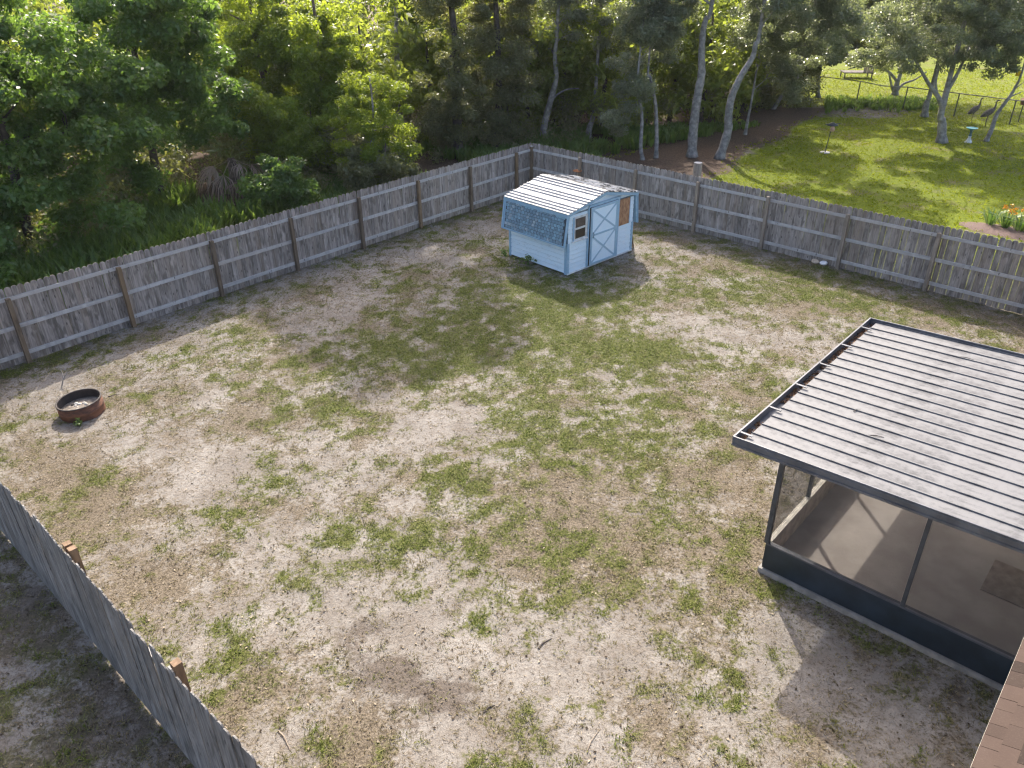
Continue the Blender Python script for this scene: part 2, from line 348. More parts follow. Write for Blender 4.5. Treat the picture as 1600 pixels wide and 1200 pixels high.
npst = [(G(112, 858, 1.72)-NB0).dot(DN)-.08, (G(283, 1036, 1.72)-NB0).dot(DN), ]
npst = [npst[0], npst[1], npst[1]+2.45]
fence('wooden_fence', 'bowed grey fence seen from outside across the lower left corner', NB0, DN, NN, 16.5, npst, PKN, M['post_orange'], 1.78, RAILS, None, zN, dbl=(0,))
cp = empty('fence_post', CORNER+NL*.06+NR*.06, math.atan2(DR.y, DR.x)); tag(cp, 'brown square corner post where the two back fences meet', 'post')
MB().box(-.055, .055, -.055, .055, -.03, 1.68).build('post_shaft', M['post'], cp); MB().box(-.06, .06, -.06, .06, 1.682, 1.70).build('post_top', M['rail'], cp)
# copper tray on the first back-right post
t = empty('copper_tray', CORNER+DR*spR+NR*.21+Vector((0, 0, 1.18))); tag(t, 'small copper coloured tray fixed to a post behind the shed roof', 'tray')
M['copper'] = m_simple('copper', (.62, .27, .12), .35, .7)
MB().lathe([(0, 0), (.15, .005), (.17, .03), (.155, .03), (.14, .015), (0, .012)], 18).build('dish', M['copper'], t, True)
MB().beam((-.02, 0, -.02), (-.02, -.0, .0), .03, .03, (0, 1, 0)).box(-.015, .015, -.02, .1, -.02, -.003).build('bracket', M['copper'], t)

# ================================================================== SHED
FL = G(885, 430); FR = G(986, 391); SW = (FR-FL).length; SD = 2.39; SA = math.atan2(FR.y-FL.y, FR.x-FL.x)
shed = empty('garden_shed', FL, SA); tag(shed, 'pale blue garden shed with white ribbed metal roof and crossbraced door', 'shed')
def m_paint(name, base, worn, dark, k=.5, rough=.6):
    b = NB(name); r = b.rand(); off = b.n('ShaderNodeCombineXYZ'); b.l(b.math('MULTIPLY', r, 53.), off.inputs[0])
    p = b.coord('Object', (1, 1, 1), off.outputs[0]); f = b.noise(p, 4, 6, .7); f2 = b.noise(b.coord('Object', (2, 2, 16), off.outputs[0]), 2, 5, .7)
    c = b.mix(b.ramp(f, .45, .7), base, worn); c = b.mix(b.math('MULTIPLY', b.ramp(f2, .56, .72), k), c, dark)
    b.bump(f, .2, .004); return b.done(c, rough)
M['siding'] = m_paint('pale_blue_siding', (.66, .80, .88), (.70, .80, .85), (.26, .34, .39), .8)
M['lap_shade'] = m_simple('lap_shade_backing', (.16, .21, .25), .9); M['trim'] = m_paint('blue_trim', (.27, .43, .56), (.36, .51, .62), (.15, .23, .30), .4)  # dark backing colour paints the shadow line under each lap board
M['door'] = m_paint('pale_door', (.64, .79, .89), (.72, .83, .90), (.40, .50, .56), .3)
M['brace'] = m_paint('brace_blue', (.30, .46, .57), (.38, .53, .63), (.2, .3, .38), .4)
M['white_trim'] = m_simple('white_trim', (.62, .64, .64), .5)
M['gap_dark'] = m_simple('dark_interior', (.02, .02, .022), .9)
def m_ply():
    b = NB('plywood'); p = b.coord('Object', (1, 1, .35)); f = b.noise(p, 16, 5, .7)
    c = b.mix(b.ramp(f, .3, .7), (.20, .095, .045), (.48, .27, .14)); return b.done(c, .8)
M['ply'] = m_ply()
def m_shingle():
    b = NB('worn_blue_shingle'); r = b.rand(); p = b.pos(); f = b.noise(p, 1.6, 4, .6); f2 = b.noise(p, 26, 4, .7)
    g = b.math('ADD', b.math('MULTIPLY', r, .4), b.math('MULTIPLY', f, .8))
    c = b.mix(b.ramp(g, .40, .66), (.24, .40, .50), (.17, .265, .33))
    c = b.mix(b.math('MULTIPLY', b.ramp(g, .68, .86), .6), c, (.52, .60, .64))
    c = b.mix(b.math('MULTIPLY', b.ramp(f2, .52, .66), .75), c, (.07, .08, .095))
    b.bump(f2, .4, .008); return b.done(c, .85)
M['shingle_blue'] = m_shingle(); M['tar'] = m_simple('dark_underlay', (.06, .075, .09), .9)
def m_roofmetal(name, col, dirt, sc=(1.2, .35, 1), amt=.6, rough=.38, metal=.0, streak=.6):
    b = NB(name); p = b.coord('Object', sc); f = b.noise(p, 2.2, 7, .65); f2 = b.noise(b.coord('Object', (1, 1, 1)), 9, 6, .7)
    g = b.math('ADD', b.math('MULTIPLY', f, .65), b.math('MULTIPLY', f2, .35))
    c = b.mix(b.math('MULTIPLY', b.ramp(g, .44, .62), amt), col, dirt)
    b.bump(f2, .08, .004); b.b.inputs['Specular IOR Level'].default_value = .3; rr = b.n('ShaderNodeMapRange'); b.l(g, rr.inputs[0]); rr.inputs[3].default_value = rough-.12; rr.inputs[4].default_value = rough+.3
    return b.done(c, rr.outputs[0], metal)
M['shed_roof'] = m_roofmetal('white_shed_roof', (.31, .31, .315), (.21, .205, .205), (.4, 1.5, 1), .5, .5)
def m_peel():
    b = NB('peeling_shed_roof'); p = b.coord('Object', (2.2, .9, 1)); f = b.noise(p, 2.6, 6, .7)
    c = b.mix(b.ramp(f, .49, .53), (.36, .36, .36), (.03, .032, .036)); return b.done(c, .42)
M['shed_peel'] = m_peel()
WH = 1.80
# walls, each with its lap boards
def wall_boards(root, name, x0, x1, y0, y1, axis, zt, outs):
    mb = MB(); mb.box(x0, x1, y0, y1, .02, zt); wl = mb.build(name, M['lap_shade'], root)
    n = 9; e = (zt-.06)/n if zt > 1.2 else .1
    k = 0; z = .04
    while z+.115 < zt:
        m = MB(); L = (x1-x0) if axis == 'x' else (y1-y0)
        prof = [(0, 0), (-.026, 0), (-.008, .117), (0, .117)]
        m.add([(0, p[0], p[1]) for p in prof]+[(L, p[0], p[1]) for p in prof], [(0, 1, 2, 3), (7, 6, 5, 4), (0, 4, 5, 1), (1, 5, 6, 2), (2, 6, 7, 3), (3, 7, 4, 0)])
        me = m.mesh('siding_board'); me.materials.append(M['siding']); o = link('siding_board', me, None, wl)
        if outs == 'front': o.location = (x0, y0-.001, z)
        elif outs == 'left': o.location = (x0-.001, y1, z); o.rotation_euler = (0, 0, -math.pi/2)
        elif outs == 'right': o.location = (x1+.001, y0, z); o.rotation_euler = (0, 0, math.pi/2)
        z += .131; k += 1
    return wl
wall_boards(shed, 'front_wall', .03, SW-.03, .02, .07, 'x', 1.78, 'front')
wall_boards(shed, 'left_wall', .03, .08, .075, SD-.03, 'y', 1.0, 'left')
wall_boards(shed, 'right_wall', SW-.08, SW-.03, .075, SD-.03, 'y', 1.0, 'right')
MB().box(.03, SW-.03, SD-.028, SD, .02, 1.78).build('back_wall', M['siding'], shed)
RZ = 2.15
for yy, nm in ((.022, 'front_gable'), (SD-.028, 'back_gable')):
    mb = MB(); mb.prism([(.02, 1.782), (SW-.02, 1.782), (SW-.02, 1.80), (SW/2, RZ-.03), (.02, 1.80)], .026, Matrix.Translation((0, yy-.015, 0))); mb.build(nm, M['siding'], shed)
# corner trims
for x in (.0, SW-.09):
    MB().box(x, x+.09, -.012, .018, 0, .93).build('corner_trim', M['trim'], shed)
    MB().box(x-.004 if x < 1 else x+.06, x+.034 if x < 1 else x+.094, .02, .10, 0, .93).build('corner_trim', M['trim'], shed)
MB().box(-.012, .028, SD-.07, SD+.004, 0, .93).build('corner_trim', M['trim'], shed)
MB().box(.0, SW, -.03, .0, .0, .035).build('sill_board', M['white_trim'], shed)
# shingled skirts
for sgn, nm in ((-1, 'left_skirt'), (1, 'right_skirt')):
    xe = -.03 if sgn < 0 else SW+.03; xb = -.17 if sgn < 0 else SW+.13
    mb = MB(); pl = [(xe, 1.84), (xb, .89), (xb-sgn*.03, .885), (xe-sgn*.06, 1.84)]
    mb.prism(pl, SD+.2, Matrix.Translation((0, -.06, 0))); sk = mb.build(nm, M['trim'], shed); MB().add([(xb+(xe-xb)*q_+sgn*.003, y_, .89+.95*q_) for q_ in (.03, .92) for y_ in (.0, SD+.05)], [(0, 1, 3, 2)]).build('underlay', M['tar'], sk)
    mb = MB(); ln = math.hypot(xb-xe, .95); rows, cols = 9, 19; wd = (SD-.04)/cols; hh = .82/rows
    mb.box(-wd/2+.009, wd/2-.009, 0, .012, 0, hh-.010); sm = mb.mesh('shingle'); sm.materials.append(M['shingle_blue'])
    tilt = math.atan2(abs(xb-xe), .95)
    for r_ in range(rows):
        for c_ in range(cols):
            o = link('shingle', sm, None, sk); tt = (.04+.82*r_/rows)/ln
            yy = .06+wd*(c_+.5)+(wd*.5 if r_ % 2 else 0)*.6
            o.location = (xb+(xe-xb)*tt+sgn*.004, yy-.02, .89+.95*tt)
            o.rotation_euler = Euler((R(random.uniform(-1, 1)), sgn*-tilt, 0)) if False else (Matrix.Rotation(-sgn*tilt, 3, 'Y') @ Matrix.Rotation(-sgn*math.pi/2, 3, 'Z') @ Matrix.Rotation(R(random.uniform(.6, 3.0)), 3, 'X')).to_euler()
            if sgn < 0: o.rotation_euler = (Matrix.Rotation(tilt, 3, 'Y') @ Matrix.Rotation(math.pi/2, 3, 'Z') @ Matrix.Rotation(-R(random.uniform(.6, 3.0)), 3, 'X')).to_euler()
    # edge boards of the skirt
    for zz in (0., .86):
        tt = zz/.95; MB().beam((xb+(xe-xb)*tt+sgn*.014, -.065, .90+zz), (xb+(xe-xb)*tt+sgn*.014, SD+.135, .90+zz), .02, .045 if zz == 0. else .13).build('skirt_board', M['trim'], sk)
    for y in (-.064, SD+.115):
        MB().beam((xb+sgn*.02, y+.01, .88), (xe+sgn*.02, y+.01, 1.83), .022, .055, (0, 1, 0)).build('skirt_board', M['trim'], sk)
# gable fascia + roof panels (ribs parallel to the ridge)
for y in (-.10, SD+.09):
    for a, b in (((-.06, 1.80), (SW/2, RZ-.035)), ((SW/2, RZ-.035), (SW+.06, 1.80))):
        MB().beam((a[0], y+.012, a[1]), (b[0], y+.012, b[1]), .022, .10, (0, 0, 1)).build('fascia_board', M['trim'], shed)
def ribbed(x0, z0, x1, z1, mat, nm):
    L = math.hypot(x1-x0, z1-z0); n = 11; pts = []; d = Vector((x1-x0, 0, z1-z0))/L; up = Vector((-d.z, 0, d.x)); up = up if up.z > 0 else -up
    flat = {3, 7}
    for i in range(n):
        s0 = L*i/n; s1 = L*(i+1)/n
        if i in flat: pts += [(s0, 0), (s1-.001, 0)]
        else: pts += [(s0, 0), (s0+(s1-s0)*.45, 0), (s0+(s1-s0)*.62, .03), (s0+(s1-s0)*.88, .03), (s1-.001, 0)]
    V = []; B = Vector((x0, 0, z0))
    for y in (-.115, SD+.115):
        for s_, h_ in pts: V.append(B+d*s_+up*(h_+.012)+Vector((0, y, 0)))
    k = len(pts)
    for y in (-.115, SD+.115): V += [B+d*0+Vector((0, y, 0)), B+d*L+Vector((0, y, 0))]
    Fc = [(i, i+1, k+i+1, k+i) for i in range(k-1)]; b0 = 2*k
    Fc += [(b0, b0+1, b0+3, b0+2), (0, k, b0+2, b0), (k-1, b0+1, b0+3, 2*k-1)]
    Fc += [tuple([b0]+list(range(0, k))+[b0+1]), tuple([b0+2]+list(range(k, 2*k))+[b0+3])]
    return MB().add(V, Fc).build(nm, mat, shed)
ribbed(-.10, 1.828, SW/2, RZ+.012, M['shed_roof'], 'roof_panel'); ribbed(SW+.10, 1.828, SW/2, RZ+.012, M['shed_peel'], 'roof_panel')
MB().beam((SW/2, -.118, RZ+.035), (SW/2, SD+.118, RZ+.035), .16, .018).build('ridge_cap', M['shed_roof'], shed)
# window
wn = MB().box(.20, .82, -.012, .016, .95, 1.66).build('window', M['white_trim'], shed)
b = NB('dark_glass'); b.b.inputs['Transmission Weight'].default_value = 0.; M['glass'] = b.done((.035, .03, .027), .12, 0, .6)
M['curtain'] = m_simple('brown_curtain', (.10, .075, .06), .5, var=.4)
for z0, z1 in ((1.02, 1.28), (1.34, 1.60)): MB().box(.30, .73, -.018, -.0125, z0, z1).build('pane', M['curtain'] if z0 > 1.2 else M['glass'], wn)
for q in ((.29, .30, 1.0, 1.61), (.73, .745, 1.0, 1.61)): MB().box(q[0], q[1], -.026, -.0125, q[2], q[3]).build('sash', M['white_trim'], wn)
MB().box(.301, .729, -.03, -.0125, 1.285, 1.335).build('meeting_rail', M['white_trim'], wn); MB().box(.18, .84, -.045, -.0125, .93, .965).build('sill', M['white_trim'], wn)
for x in (.2, .76): MB().box(x, x+.06, -.024, -.0125, .967, 1.66).build('casing', M['trim'] if x < .5 else M['white_trim'], wn)
# door opening, door
MB().box(.855, .99, -.014, .012, .04, 1.80).build('door_gap', M['gap_dark'], shed)
for q in ((.80+.03, .875, 0.04, 1.8), (2.14, 2.22, .04, 1.84)): MB().box(q[0], q[1], -.045, -.002, q[2], q[3]).build('door_jamb', M['trim'], shed)
dr = MB().box(.955, 2.12, -.05, -.022, .05, 1.78).build('door', M['door'], shed)
bw = .055
def brace(a, c, y=-.056, up=(0, 1, 0), wd=.012): MB().beam((a[0], y, a[1]), (c[0], y, c[1]), bw, wd, up).build('brace', M['brace'], dr)
for q in ((.985, .06, .985, 1.77), (2.09, .06, 2.09, 1.77)): brace((q[0], q[1]), (q[2], q[3]))
for z in (.085, .96, 1.745): brace((1.013, z), (2.062, z))
for z0, z1 in ((.115, .93), (.99, 1.715)):
    brace((1.015, z0), (2.06, z1), -.0545, wd=.009); brace((1.015, z1), (2.06, z0), -.0535, wd=.007)
MB().tube([(1.03, -.066, .9), (1.03, -.10, .92), (1.03, -.10, 1.03), (1.03, -.066, 1.05)], [.008]*4, 6).build('handle', M['gap_dark'], dr)
MB().beam((.84, -.034, 1.845), (2.24, -.034, 1.845), .03, .07).build('door_track', M['trim'], shed)
# boarded window
MB().box(2.25, 2.74, -.016, .012, .94, 1.74).build('plywood_sheet', M['ply'], shed)
for q in ((2.225, 2.248, .93, 1.76), (2.742, 2.765, .93, 1.76)): MB().box(q[0], q[1], -.022, .01, q[2], q[3]).build('casing', M['trim'], shed)
# board leaning on the shed's right side
o = MB().box(-.012, .012, -.09, .09, 0, .62).build('leaning_board', M['post']); tag(o, 'short brown board leaning at the far right corner of the shed', 'board')
o.matrix_world = Matrix.Translation(FL) @ Matrix.Rotation(SA, 4, 'Z') @ Matrix.Translation((SW+.26, .18, 0)) @ Matrix.Rotation(R(-18), 4, 'Y')

# ================================================================== PORCH
PO = Vector((3.81, 9.0, 0)); PA = R(-41.9); E1 = Vector((math.cos(PA), math.sin(PA), 0)); E2 = Vector((-E1.y, E1.x, 0))
porch = empty('screened_porch', PO, PA); tag(porch, 'screened porch with grey ribbed metal roof and dark knee wall', 'porch')
M['alu_dark'] = m_simple('dark_bronze_metal', (.055, .06, .068), .45, .2)
M['alu_grey'] = m_simple('grey_fascia_metal', (.105, .11, .125), .42, .3, var=.3, scale=3)
M['knee_out'] = m_simple('navy_black_panel', (.022, .033, .046), .35, .1, var=.35, scale=2)
M['knee_in'] = m_simple('beige_panel', (.48, .40, .33), .55)
M['beige_cap'] = m_simple('beige_cap', (.55, .52, .45), .5)
M['slab'] = m_simple('concrete_edge', (.23, .22, .205), .9)
def m_floor():
    b = NB('porch_floor'); p = b.coord(); f = b.noise(p, 1.5, 6, .6); f2 = b.noise(p, 12, 5, .7)
    c = b.mix(b.ramp(f, .35, .65), (.30, .262, .232), (.40, .36, .325)); c = b.mix(b.math('MULTIPLY', b.ramp(f2, .58, .72), .35), c, (.20, .17, .145))
    b.bump(f2, .1, .005); return b.done(c, .6)
M['floor'] = m_floor()
def m_screen():
    b = NB('insect_screen'); tr = b.n('ShaderNodeBsdfTransparent'); mx = b.n('ShaderNodeMixShader'); mx.inputs[0].default_value = .47
    b.done((.075, .074, .074), .6); b.l(tr.outputs[0], mx.inputs[1]); b.l(b.b.outputs[0], mx.inputs[2]); b.l(mx.outputs[0], b.out.inputs[0]); return b.m
M['screen'] = m_screen()
PX1, PY1 = 3.72, 4.75
sb = MB().box(-.045, PX1, -.055, PY1+.05, -.05, .06).build('slab', M['slab'], porch)
MB().box(.0, PX1-.01, .0, PY1, .0602, .075).build('floor', M['floor'], porch)
KH = .52
def roofz(x): return 2.27+.033*(x+.67)
# knee walls: dark sheet outside, beige inside, cap
def knee(nm, a, c, N):
    a, c = Vector((*a, 0)), Vector((*c, 0)); n = Vector((*N, 0))
    k = MB(); d = (c-a)
    def slab(off0, off1, z0, z1): 
        V = [a+n*off0, c+n*off0, c+n*off1, a+n*off1]; V = [v+Vector((0, 0, z0)) for v in V]+[v+Vector((0, 0, z1)) for v in V]
        return MB().add(V, [(3,2,1,0),(4,5,6,7),(0,1,5,4),(1,2,6,5),(2,3,7,6),(3,0,4,7)])
    kw = slab(0, .025, .076, KH).build(nm, M['knee_out'], porch)
    slab(-.03, -.002, .076, KH-.002).build('inner_panel', M['knee_in'], kw); slab(-.05, .03, KH+.001, KH+.028).build('cap', M['beige_cap'] if abs(N[0]) > .5 else M['alu_grey'], kw)
    return kw
knee('knee_wall', (-.0, .0), (PX1, .0), (0, -1)); knee('knee_wall', (.0, .03), (.0, PY1), (-1, 0)); knee('knee_wall', (.03, PY1), (PX1, PY1), (0, 1))
def ppost(x, y, z0=KH+.03, wd=.055): 
    MB().box(x-wd/2, x+wd/2, y-wd/2, y+wd/2, z0, roofz(x)-.15).build('screen_post', M['alu_dark'], porch)
ppost(0, 0, KH+.03, .07); ppost(1.955, 0); ppost(3.69, 0); ppost(0, 1.47); ppost(0, 3.1); ppost(0, PY1, KH+.03, .07); ppost(1.9, PY1); ppost(3.69, PY1)
for a, c in (((0, 0), (PX1, 0)), ((0, 0), (0, PY1)), ((0, PY1), (PX1, PY1))):
    MB().beam((*a, roofz(a[0])-.11), (*c, roofz(c[0])-.11), .06, .08).build('header_beam', M['alu_dark'], porch)
for a, c in (((.04, 0), (1.92, 0)), ((1.99, 0), (3.66, 0)), ((0, .04), (0, 1.44)), ((0, 1.5), (0, 3.07)), ((0, 3.13), (0, PY1-.04)), ((.04, PY1), (1.87, PY1)), ((1.93, PY1), (3.66, PY1))):
    V = [(*a, KH+.03), (*c, KH+.03), (*c, roofz(c[0])-.15), (*a, roofz(a[0])-.15)]
    MB().add(V, [(0, 1, 2, 3)]).build('screen', M['screen'], porch)
# roof pans, ribs run away from the gutter
M['pan'] = m_roofmetal('weathered_pan_roof', (.145, .145, .15), (.055, .055, .06), (.35, 1.3, 1), .95, .55, .0)
RY0, RY1, RX0, RX1 = -.239, 5.034, -.67, 3.26
npan = 17; pw = (RY1-RY0-.02)/npan; sl_ = math.atan(.033)
for i in range(npan):
    mb = MB(); L = RX1-RX0-.13; e = .019
    prof = [(0, .0), (pw-.016, .0), (pw-.016, e), (pw+.002, e), (pw+.002, e-.012), (pw-.010, e-.012), (pw-.010, -.006), (0, -.006)]
    mb.add([(0, p[0], p[1]) for p in prof]+[(L, p[0], p[1]) for p in prof], [tuple(range(8))[::-1], tuple(range(8, 16))]+[(k, (k+1) % 8, (k+1) % 8+8, k+8) for k in range(8)])
    o = mb.build('roof_pan', M['pan'], porch); o.location = (RX0+.13, RY0+.01+pw*i, roofz(RX0+.13)-.045); o.rotation_euler = (0, -sl_, 0)
MB().box(0, RX1-RX0-.14, 0, RY1-RY0-.02, -.07, -.012).build('roof_underside', M['beige_cap'], porch).matrix_local = Matrix.Translation((RX0+.135, RY0+.012, roofz(RX0+.13)-.045)) @ Matrix.Rotation(-sl_, 4, 'Y')
for y, nm in ((RY0-.014, 'front_fascia'), (RY1, 'back_fascia')):
    fm = MB(); z0, z1 = roofz(RX0), roofz(RX1)
    for dz0, dz1, pr in ((-.14, -.105, .012), (-.105, -.04, .0), (-.04, -.015, .014), (-.015, .012, .006)):
        yy0, yy1 = (y-pr, y+.013) if nm[0] == 'f' else (y, y+.013+pr)
        V = [(RX0-.01, yy0, z0+dz0), (RX1, yy0, z1+dz0), (RX1, yy1, z1+dz0), (RX0-.01, yy1, z0+dz0), (RX0-.01, yy0, z0+dz1), (RX1, yy0, z1+dz1), (RX1, yy1, z1+dz1), (RX0-.01, yy1, z0+dz1)]
        fm.add(V, [(3,2,1,0),(4,5,6,7),(0,1,5,4),(1,2,6,5),(2,3,7,6),(3,0,4,7)])
    fm.build(nm, M['alu_grey'], porch)
gt = MB(); z = roofz(RX0)
gt.box(RX0-.012, RX0+.012, RY0, RY1, z-.13, z+.012).box(RX0+.012, RX0+.20, RY0, RY1, z-.13, z-.112).build('gutter', M['alu_grey'], porch)
for i in range(0, npan+1, 3):
    MB().box(RX0+.0125, RX0+.20, RY0+.17+pw*i-.02, RY0+.17+pw*i+.018, z-.008, z+.006).build('gutter_strap', M['alu_grey'], porch) if RY0+.2+pw*i < RY1 else None
n = 900; P = np.stack([rng.uniform(RX0+.02, RX0+.15, n), rng.uniform(RY0+.05, RY1-.05, n), z-.105+rng.random(n)*.03], 1)
keep = fbm(P[:, 1]*2, P[:, 0]*0, 1, 3) > .42; P = P[keep]
def leaf_cards(P, Nrm, l, wd, tint, fold=.25, tang=None):
    n = len(P); Nrm = Nrm/np.linalg.norm(Nrm, axis=1, keepdims=True)
    t = rng.normal(size=(n, 3)) if tang is None else tang; t -= Nrm*(t*Nrm).sum(1, keepdims=True); t /= np.linalg.norm(t, axis=1, keepdims=True)+1e-9
    s = np.cross(Nrm, t); l = np.broadcast_to(l, n)[:, None]; wd = np.broadcast_to(wd, n)[:, None]
    V = np.stack([P-t*l*.5, P+s*wd*.5+Nrm*wd*fold, P+t*l*.5, P-s*wd*.5+Nrm*wd*fold], 1).reshape(-1, 3)
    return V, np.arange(4*n).reshape(n, 4), np.repeat(tint, 4)
V, Fc, T = leaf_cards(P, rng.normal(size=P.shape)*.5+[0, 0, 1], .06, .03, rng.random(len(P)))
M['debris'] = m_leaf('dry_leaf_debris', (.07, .04, .025), (.24, .14, .08), (.2, .1, .05), .15, .8, .1)
tag(link('gutter_debris', npmesh('gutter_debris', V, Fc, False, dict(tint=T)), M['debris'], porch), kind='stuff')
# few twigs on the roof
for x, y, a, L in ((.75, 1.0, .5, .22), (1.0, 4.4, .2, .25), (.35, 1.55, 1.0, .12)):
    o = MB().tube([(0, 0, 0), (L*.5, .02, .006), (L, 0, 0)], [.008, .007, .004], 5).build('twig', M['bark_dark']); o.matrix_world = Matrix.Translation(PO) @ Matrix.Rotation(PA, 4, 'Z') @ Matrix.Translation((x, y, roofz(x)-.033)) @ Matrix.Rotation(a, 4, 'Z')
    tag(o, {1.0: 'dark twig on the porch roof near its far edge', .75: 'longer dark twig on the porch roof near the front edge', .35: 'tiny dark twig on the porch roof near the gutter'}[x], 'twig')
mt = empty('door_mat', PO+E1*3.05+E2*2.05+Vector((0, 0, .0765)), PA); tag(mt, 'flat dark mat on the porch floor at the right', 'mat')
M['mat'] = m_simple('mat_fibre', (.24, .195, .16), .95); MB().box(-.42, .5, -.42, .42, 0, .012).build('mat_body', M['mat'], mt); 

# ================================================================== HOUSE
house = empty('house', PO, PA); tag(house, 'house with brown shingle roof at the lower right corner', 'house')
M['stucco'] = m_simple('beige_stucco', (.50, .45, .38), .9)
def m_asph():
    b = NB('brown_roof_shingle'); r = b.rand(); p = b.coord(); f = b.noise(b.pos(), 60, 3, .8); f1 = b.noise(b.pos(), 5, 3)
    c = b.mix(b.ramp(r, .5, .85), (.072, .052, .043), (.034, .026, .022)); c = b.mix(b.math('MULTIPLY', b.ramp(f, .5, .7), .45), c, (.10, .076, .064)); c = b.mix(b.math('MULTIPLY', b.ramp(f1, .4, .7), .3), c, (.055, .039, .032))
    b.bump(f, .35, .004); return b.done(c, .95, 0, .1)
M['asphalt_shingle'] = m_asph()
EX, EZ, PS = 3.31, 2.42, math.atan(.33)
MB().box(3.74, 12, -16, 14, -.05, 2.40).build('wall', M['stucco'], house)
rf = MB(); rise = (7.9-EX)*.33
rf.add([(EX, -17, EZ), (EX, 15, EZ), (7.9, 15, EZ+rise), (7.9, -17, EZ+rise), (12.5, -17, EZ), (12.5, 15, EZ), (EX, -17, EZ-.12), (EX, 15, EZ-.12), (12.5, -17, EZ-.12), (12.5, 15, EZ-.12)],
    [(0, 3, 2, 1), (3, 4, 5, 2), (6, 7, 9, 8), (0, 1, 7, 6), (4, 8, 9, 5), (0, 6, 8, 4, 3), (1, 2, 5, 9, 7)])
rfo = rf.build('roof', M['asphalt_shingle'], house)
MB().box(EX-.025, EX-.003, -17, RY0-.03, EZ-.15, EZ+.004).build('drip_edge', M['beige_cap'], house)
sms = []
for wd in (.15, .2, .26): sms.append((wd, MB().box(-.004, .17, 0, wd-.004, .0, .007).mesh('shingle'))); sms[-1][1].materials.append(M['asphalt_shingle'])
for c_ in range(9):
    y = -5.6+random.random()*.2; x = EX-.02+.142*c_*math.cos(PS)
    while y < -.95:
        wd, me = random.choice(sms); o = link('shingle', me, None, rfo); o.location = (x, y, EZ+.004+.142*c_*math.sin(PS)+.001+random.random()*.003)
        o.rotation_euler = (0, -PS+R(1.5), 0); y += wd

# ================================================================== FIRE RING
rc = (G(86, 652)+G(158, 640))/2; rc = Vector((-8.92, 13.86, 0))
ring = empty('fire_ring', rc); ring.rotation_euler = (R(1), R(-3), .3); tag(ring, 'rusty steel fire ring on the sand by the left fence', 'fire ring')
def m_rust():
    b = NB('rust'); p = b.coord('Object', (1, 1, 3)); f = b.noise(p, 4, 6, .7); c = b.mix(b.ramp(f, .35, .65), (.065, .032, .024), (.20, .085, .045)); b.bump(f, .4, .01); return b.done(c, .85)
M['rust'] = m_rust(); M['soot'] = m_simple('sooty_steel', (.045, .036, .032), .8); M['ash'] = m_simple('ash', (.20, .17, .14), .95, var=.6, scale=14); M['stone'] = m_simple('pale_stone', (.5, .47, .42), .9)
MB().lathe([(.43, -.03), (.43, .10), (.437, .115), (.43, .13), (.43, .285), (.418, .285)], 40).build('outer_wall', M['rust'], ring, True)
MB().lathe([(.4175, .285), (.4175, -.03)], 40).build('inner_wall', M['soot'], ring, True)
MB().lathe([(.405, .281), (.408, .296), (.434, .296), (.438, .282)], 40).build('rim', M['soot'], ring, True)
ah = MB(); ah.lathe([(.0, .13), (.1, .125), (.2, .12), (.3, .11), (.417, .10)], 24); ah.build('ash_bed', M['ash'], ring, True)
def rock(r, seed, flat=.7):
    bm = bmesh.new(); bmesh.ops.create_icosphere(bm, subdivisions=2, radius=r); q = random.Random(seed)
    ks = [Vector((q.uniform(-1, 1), q.uniform(-1, 1), q.uniform(-1, 1))).normalized() for _ in range(8)]; am = [q.uniform(-.3, .25) for _ in ks]
    for v in bm.verts:
        d = v.co.normalized(); v.co *= 1+sum(a*max(0, d.dot(k))**3 for a, k in zip(am, ks)); v.co.z *= flat
    me = bpy.data.meshes.new('rock'); bm.to_mesh(me); bm.free(); return me
for k in range(13):
    a = random.uniform(0, 6.28); rr_ = random.uniform(.05, .36); o = link('burnt_lump', rock(random.uniform(.018, .05), k), M['stone'] if k % 3 else M['soot'], ring); o.location = (rr_*math.cos(a), rr_*math.sin(a), .125)

# ================================================================== VEGETATION
def smooth_path(P, n=6):
    P = [Vector(p) for p in P]; out = []
    for i in range(len(P)-1):
        p0, p1, p2, p3 = P[max(i-1, 0)], P[i], P[i+1], P[min(i+2, len(P)-1)]
        for k in range(n):
            t = k/n; out.append(.5*((2*p1)+(p2-p0)*t+(2*p0-5*p1+4*p2-p3)*t*t+(3*p1-p0-3*p2+p3)*t**3))
    return out+[P[-1]]
def crown_points(ells, nclump, shell=.6):
    out = []; vol = np.array([e[3]*e[4]*e[5] for e in ells]); vol = vol/vol.sum()
    for e, f in zip(ells, vol):
        k = max(3, int(round(nclump*f))); d = rng.normal(size=(k, 3)); d /= np.linalg.norm(d, axis=1, keepdims=True)
        rad = np.where(rng.random(k) < shell, rng.uniform(.72, 1.05, k), rng.uniform(.15, .75, k))[:, None]
        out.append(np.array(e[:3])+d*rad*np.array(e[3:6]))
    return np.concatenate(out)
def foliage(C, per, rc, l, wd, flat=.6, outward=None, up=.55, lump=.75):
    n = len(C); k = (per*rng.uniform(.5, 1.5, n)).astype(int); ci = np.repeat(np.arange(n), k); m = len(ci)
    sc = rc*rng.uniform(.6, 1.35, n)[ci][:, None]; d = rng.normal(size=(m, 3)); d /= np.linalg.norm(d, axis=1, keepdims=True)
    r = (rng.random(m)**.5)[:, None]; off = d*r*sc*np.array([1, 1, flat]); P = C[ci]+off
    Nm = rng.normal(size=(m, 3))*.75+d*.45+np.array([0, 0, up])
    tint = np.clip(rng.random(m)*.55+rng.random(n)[ci]*.45, 0, 1)
    L = l*rng.uniform(.6, 1.3, m); return leaf_cards(P, Nm, L, wd*L/l, tint, .2)
DENS = 1.3
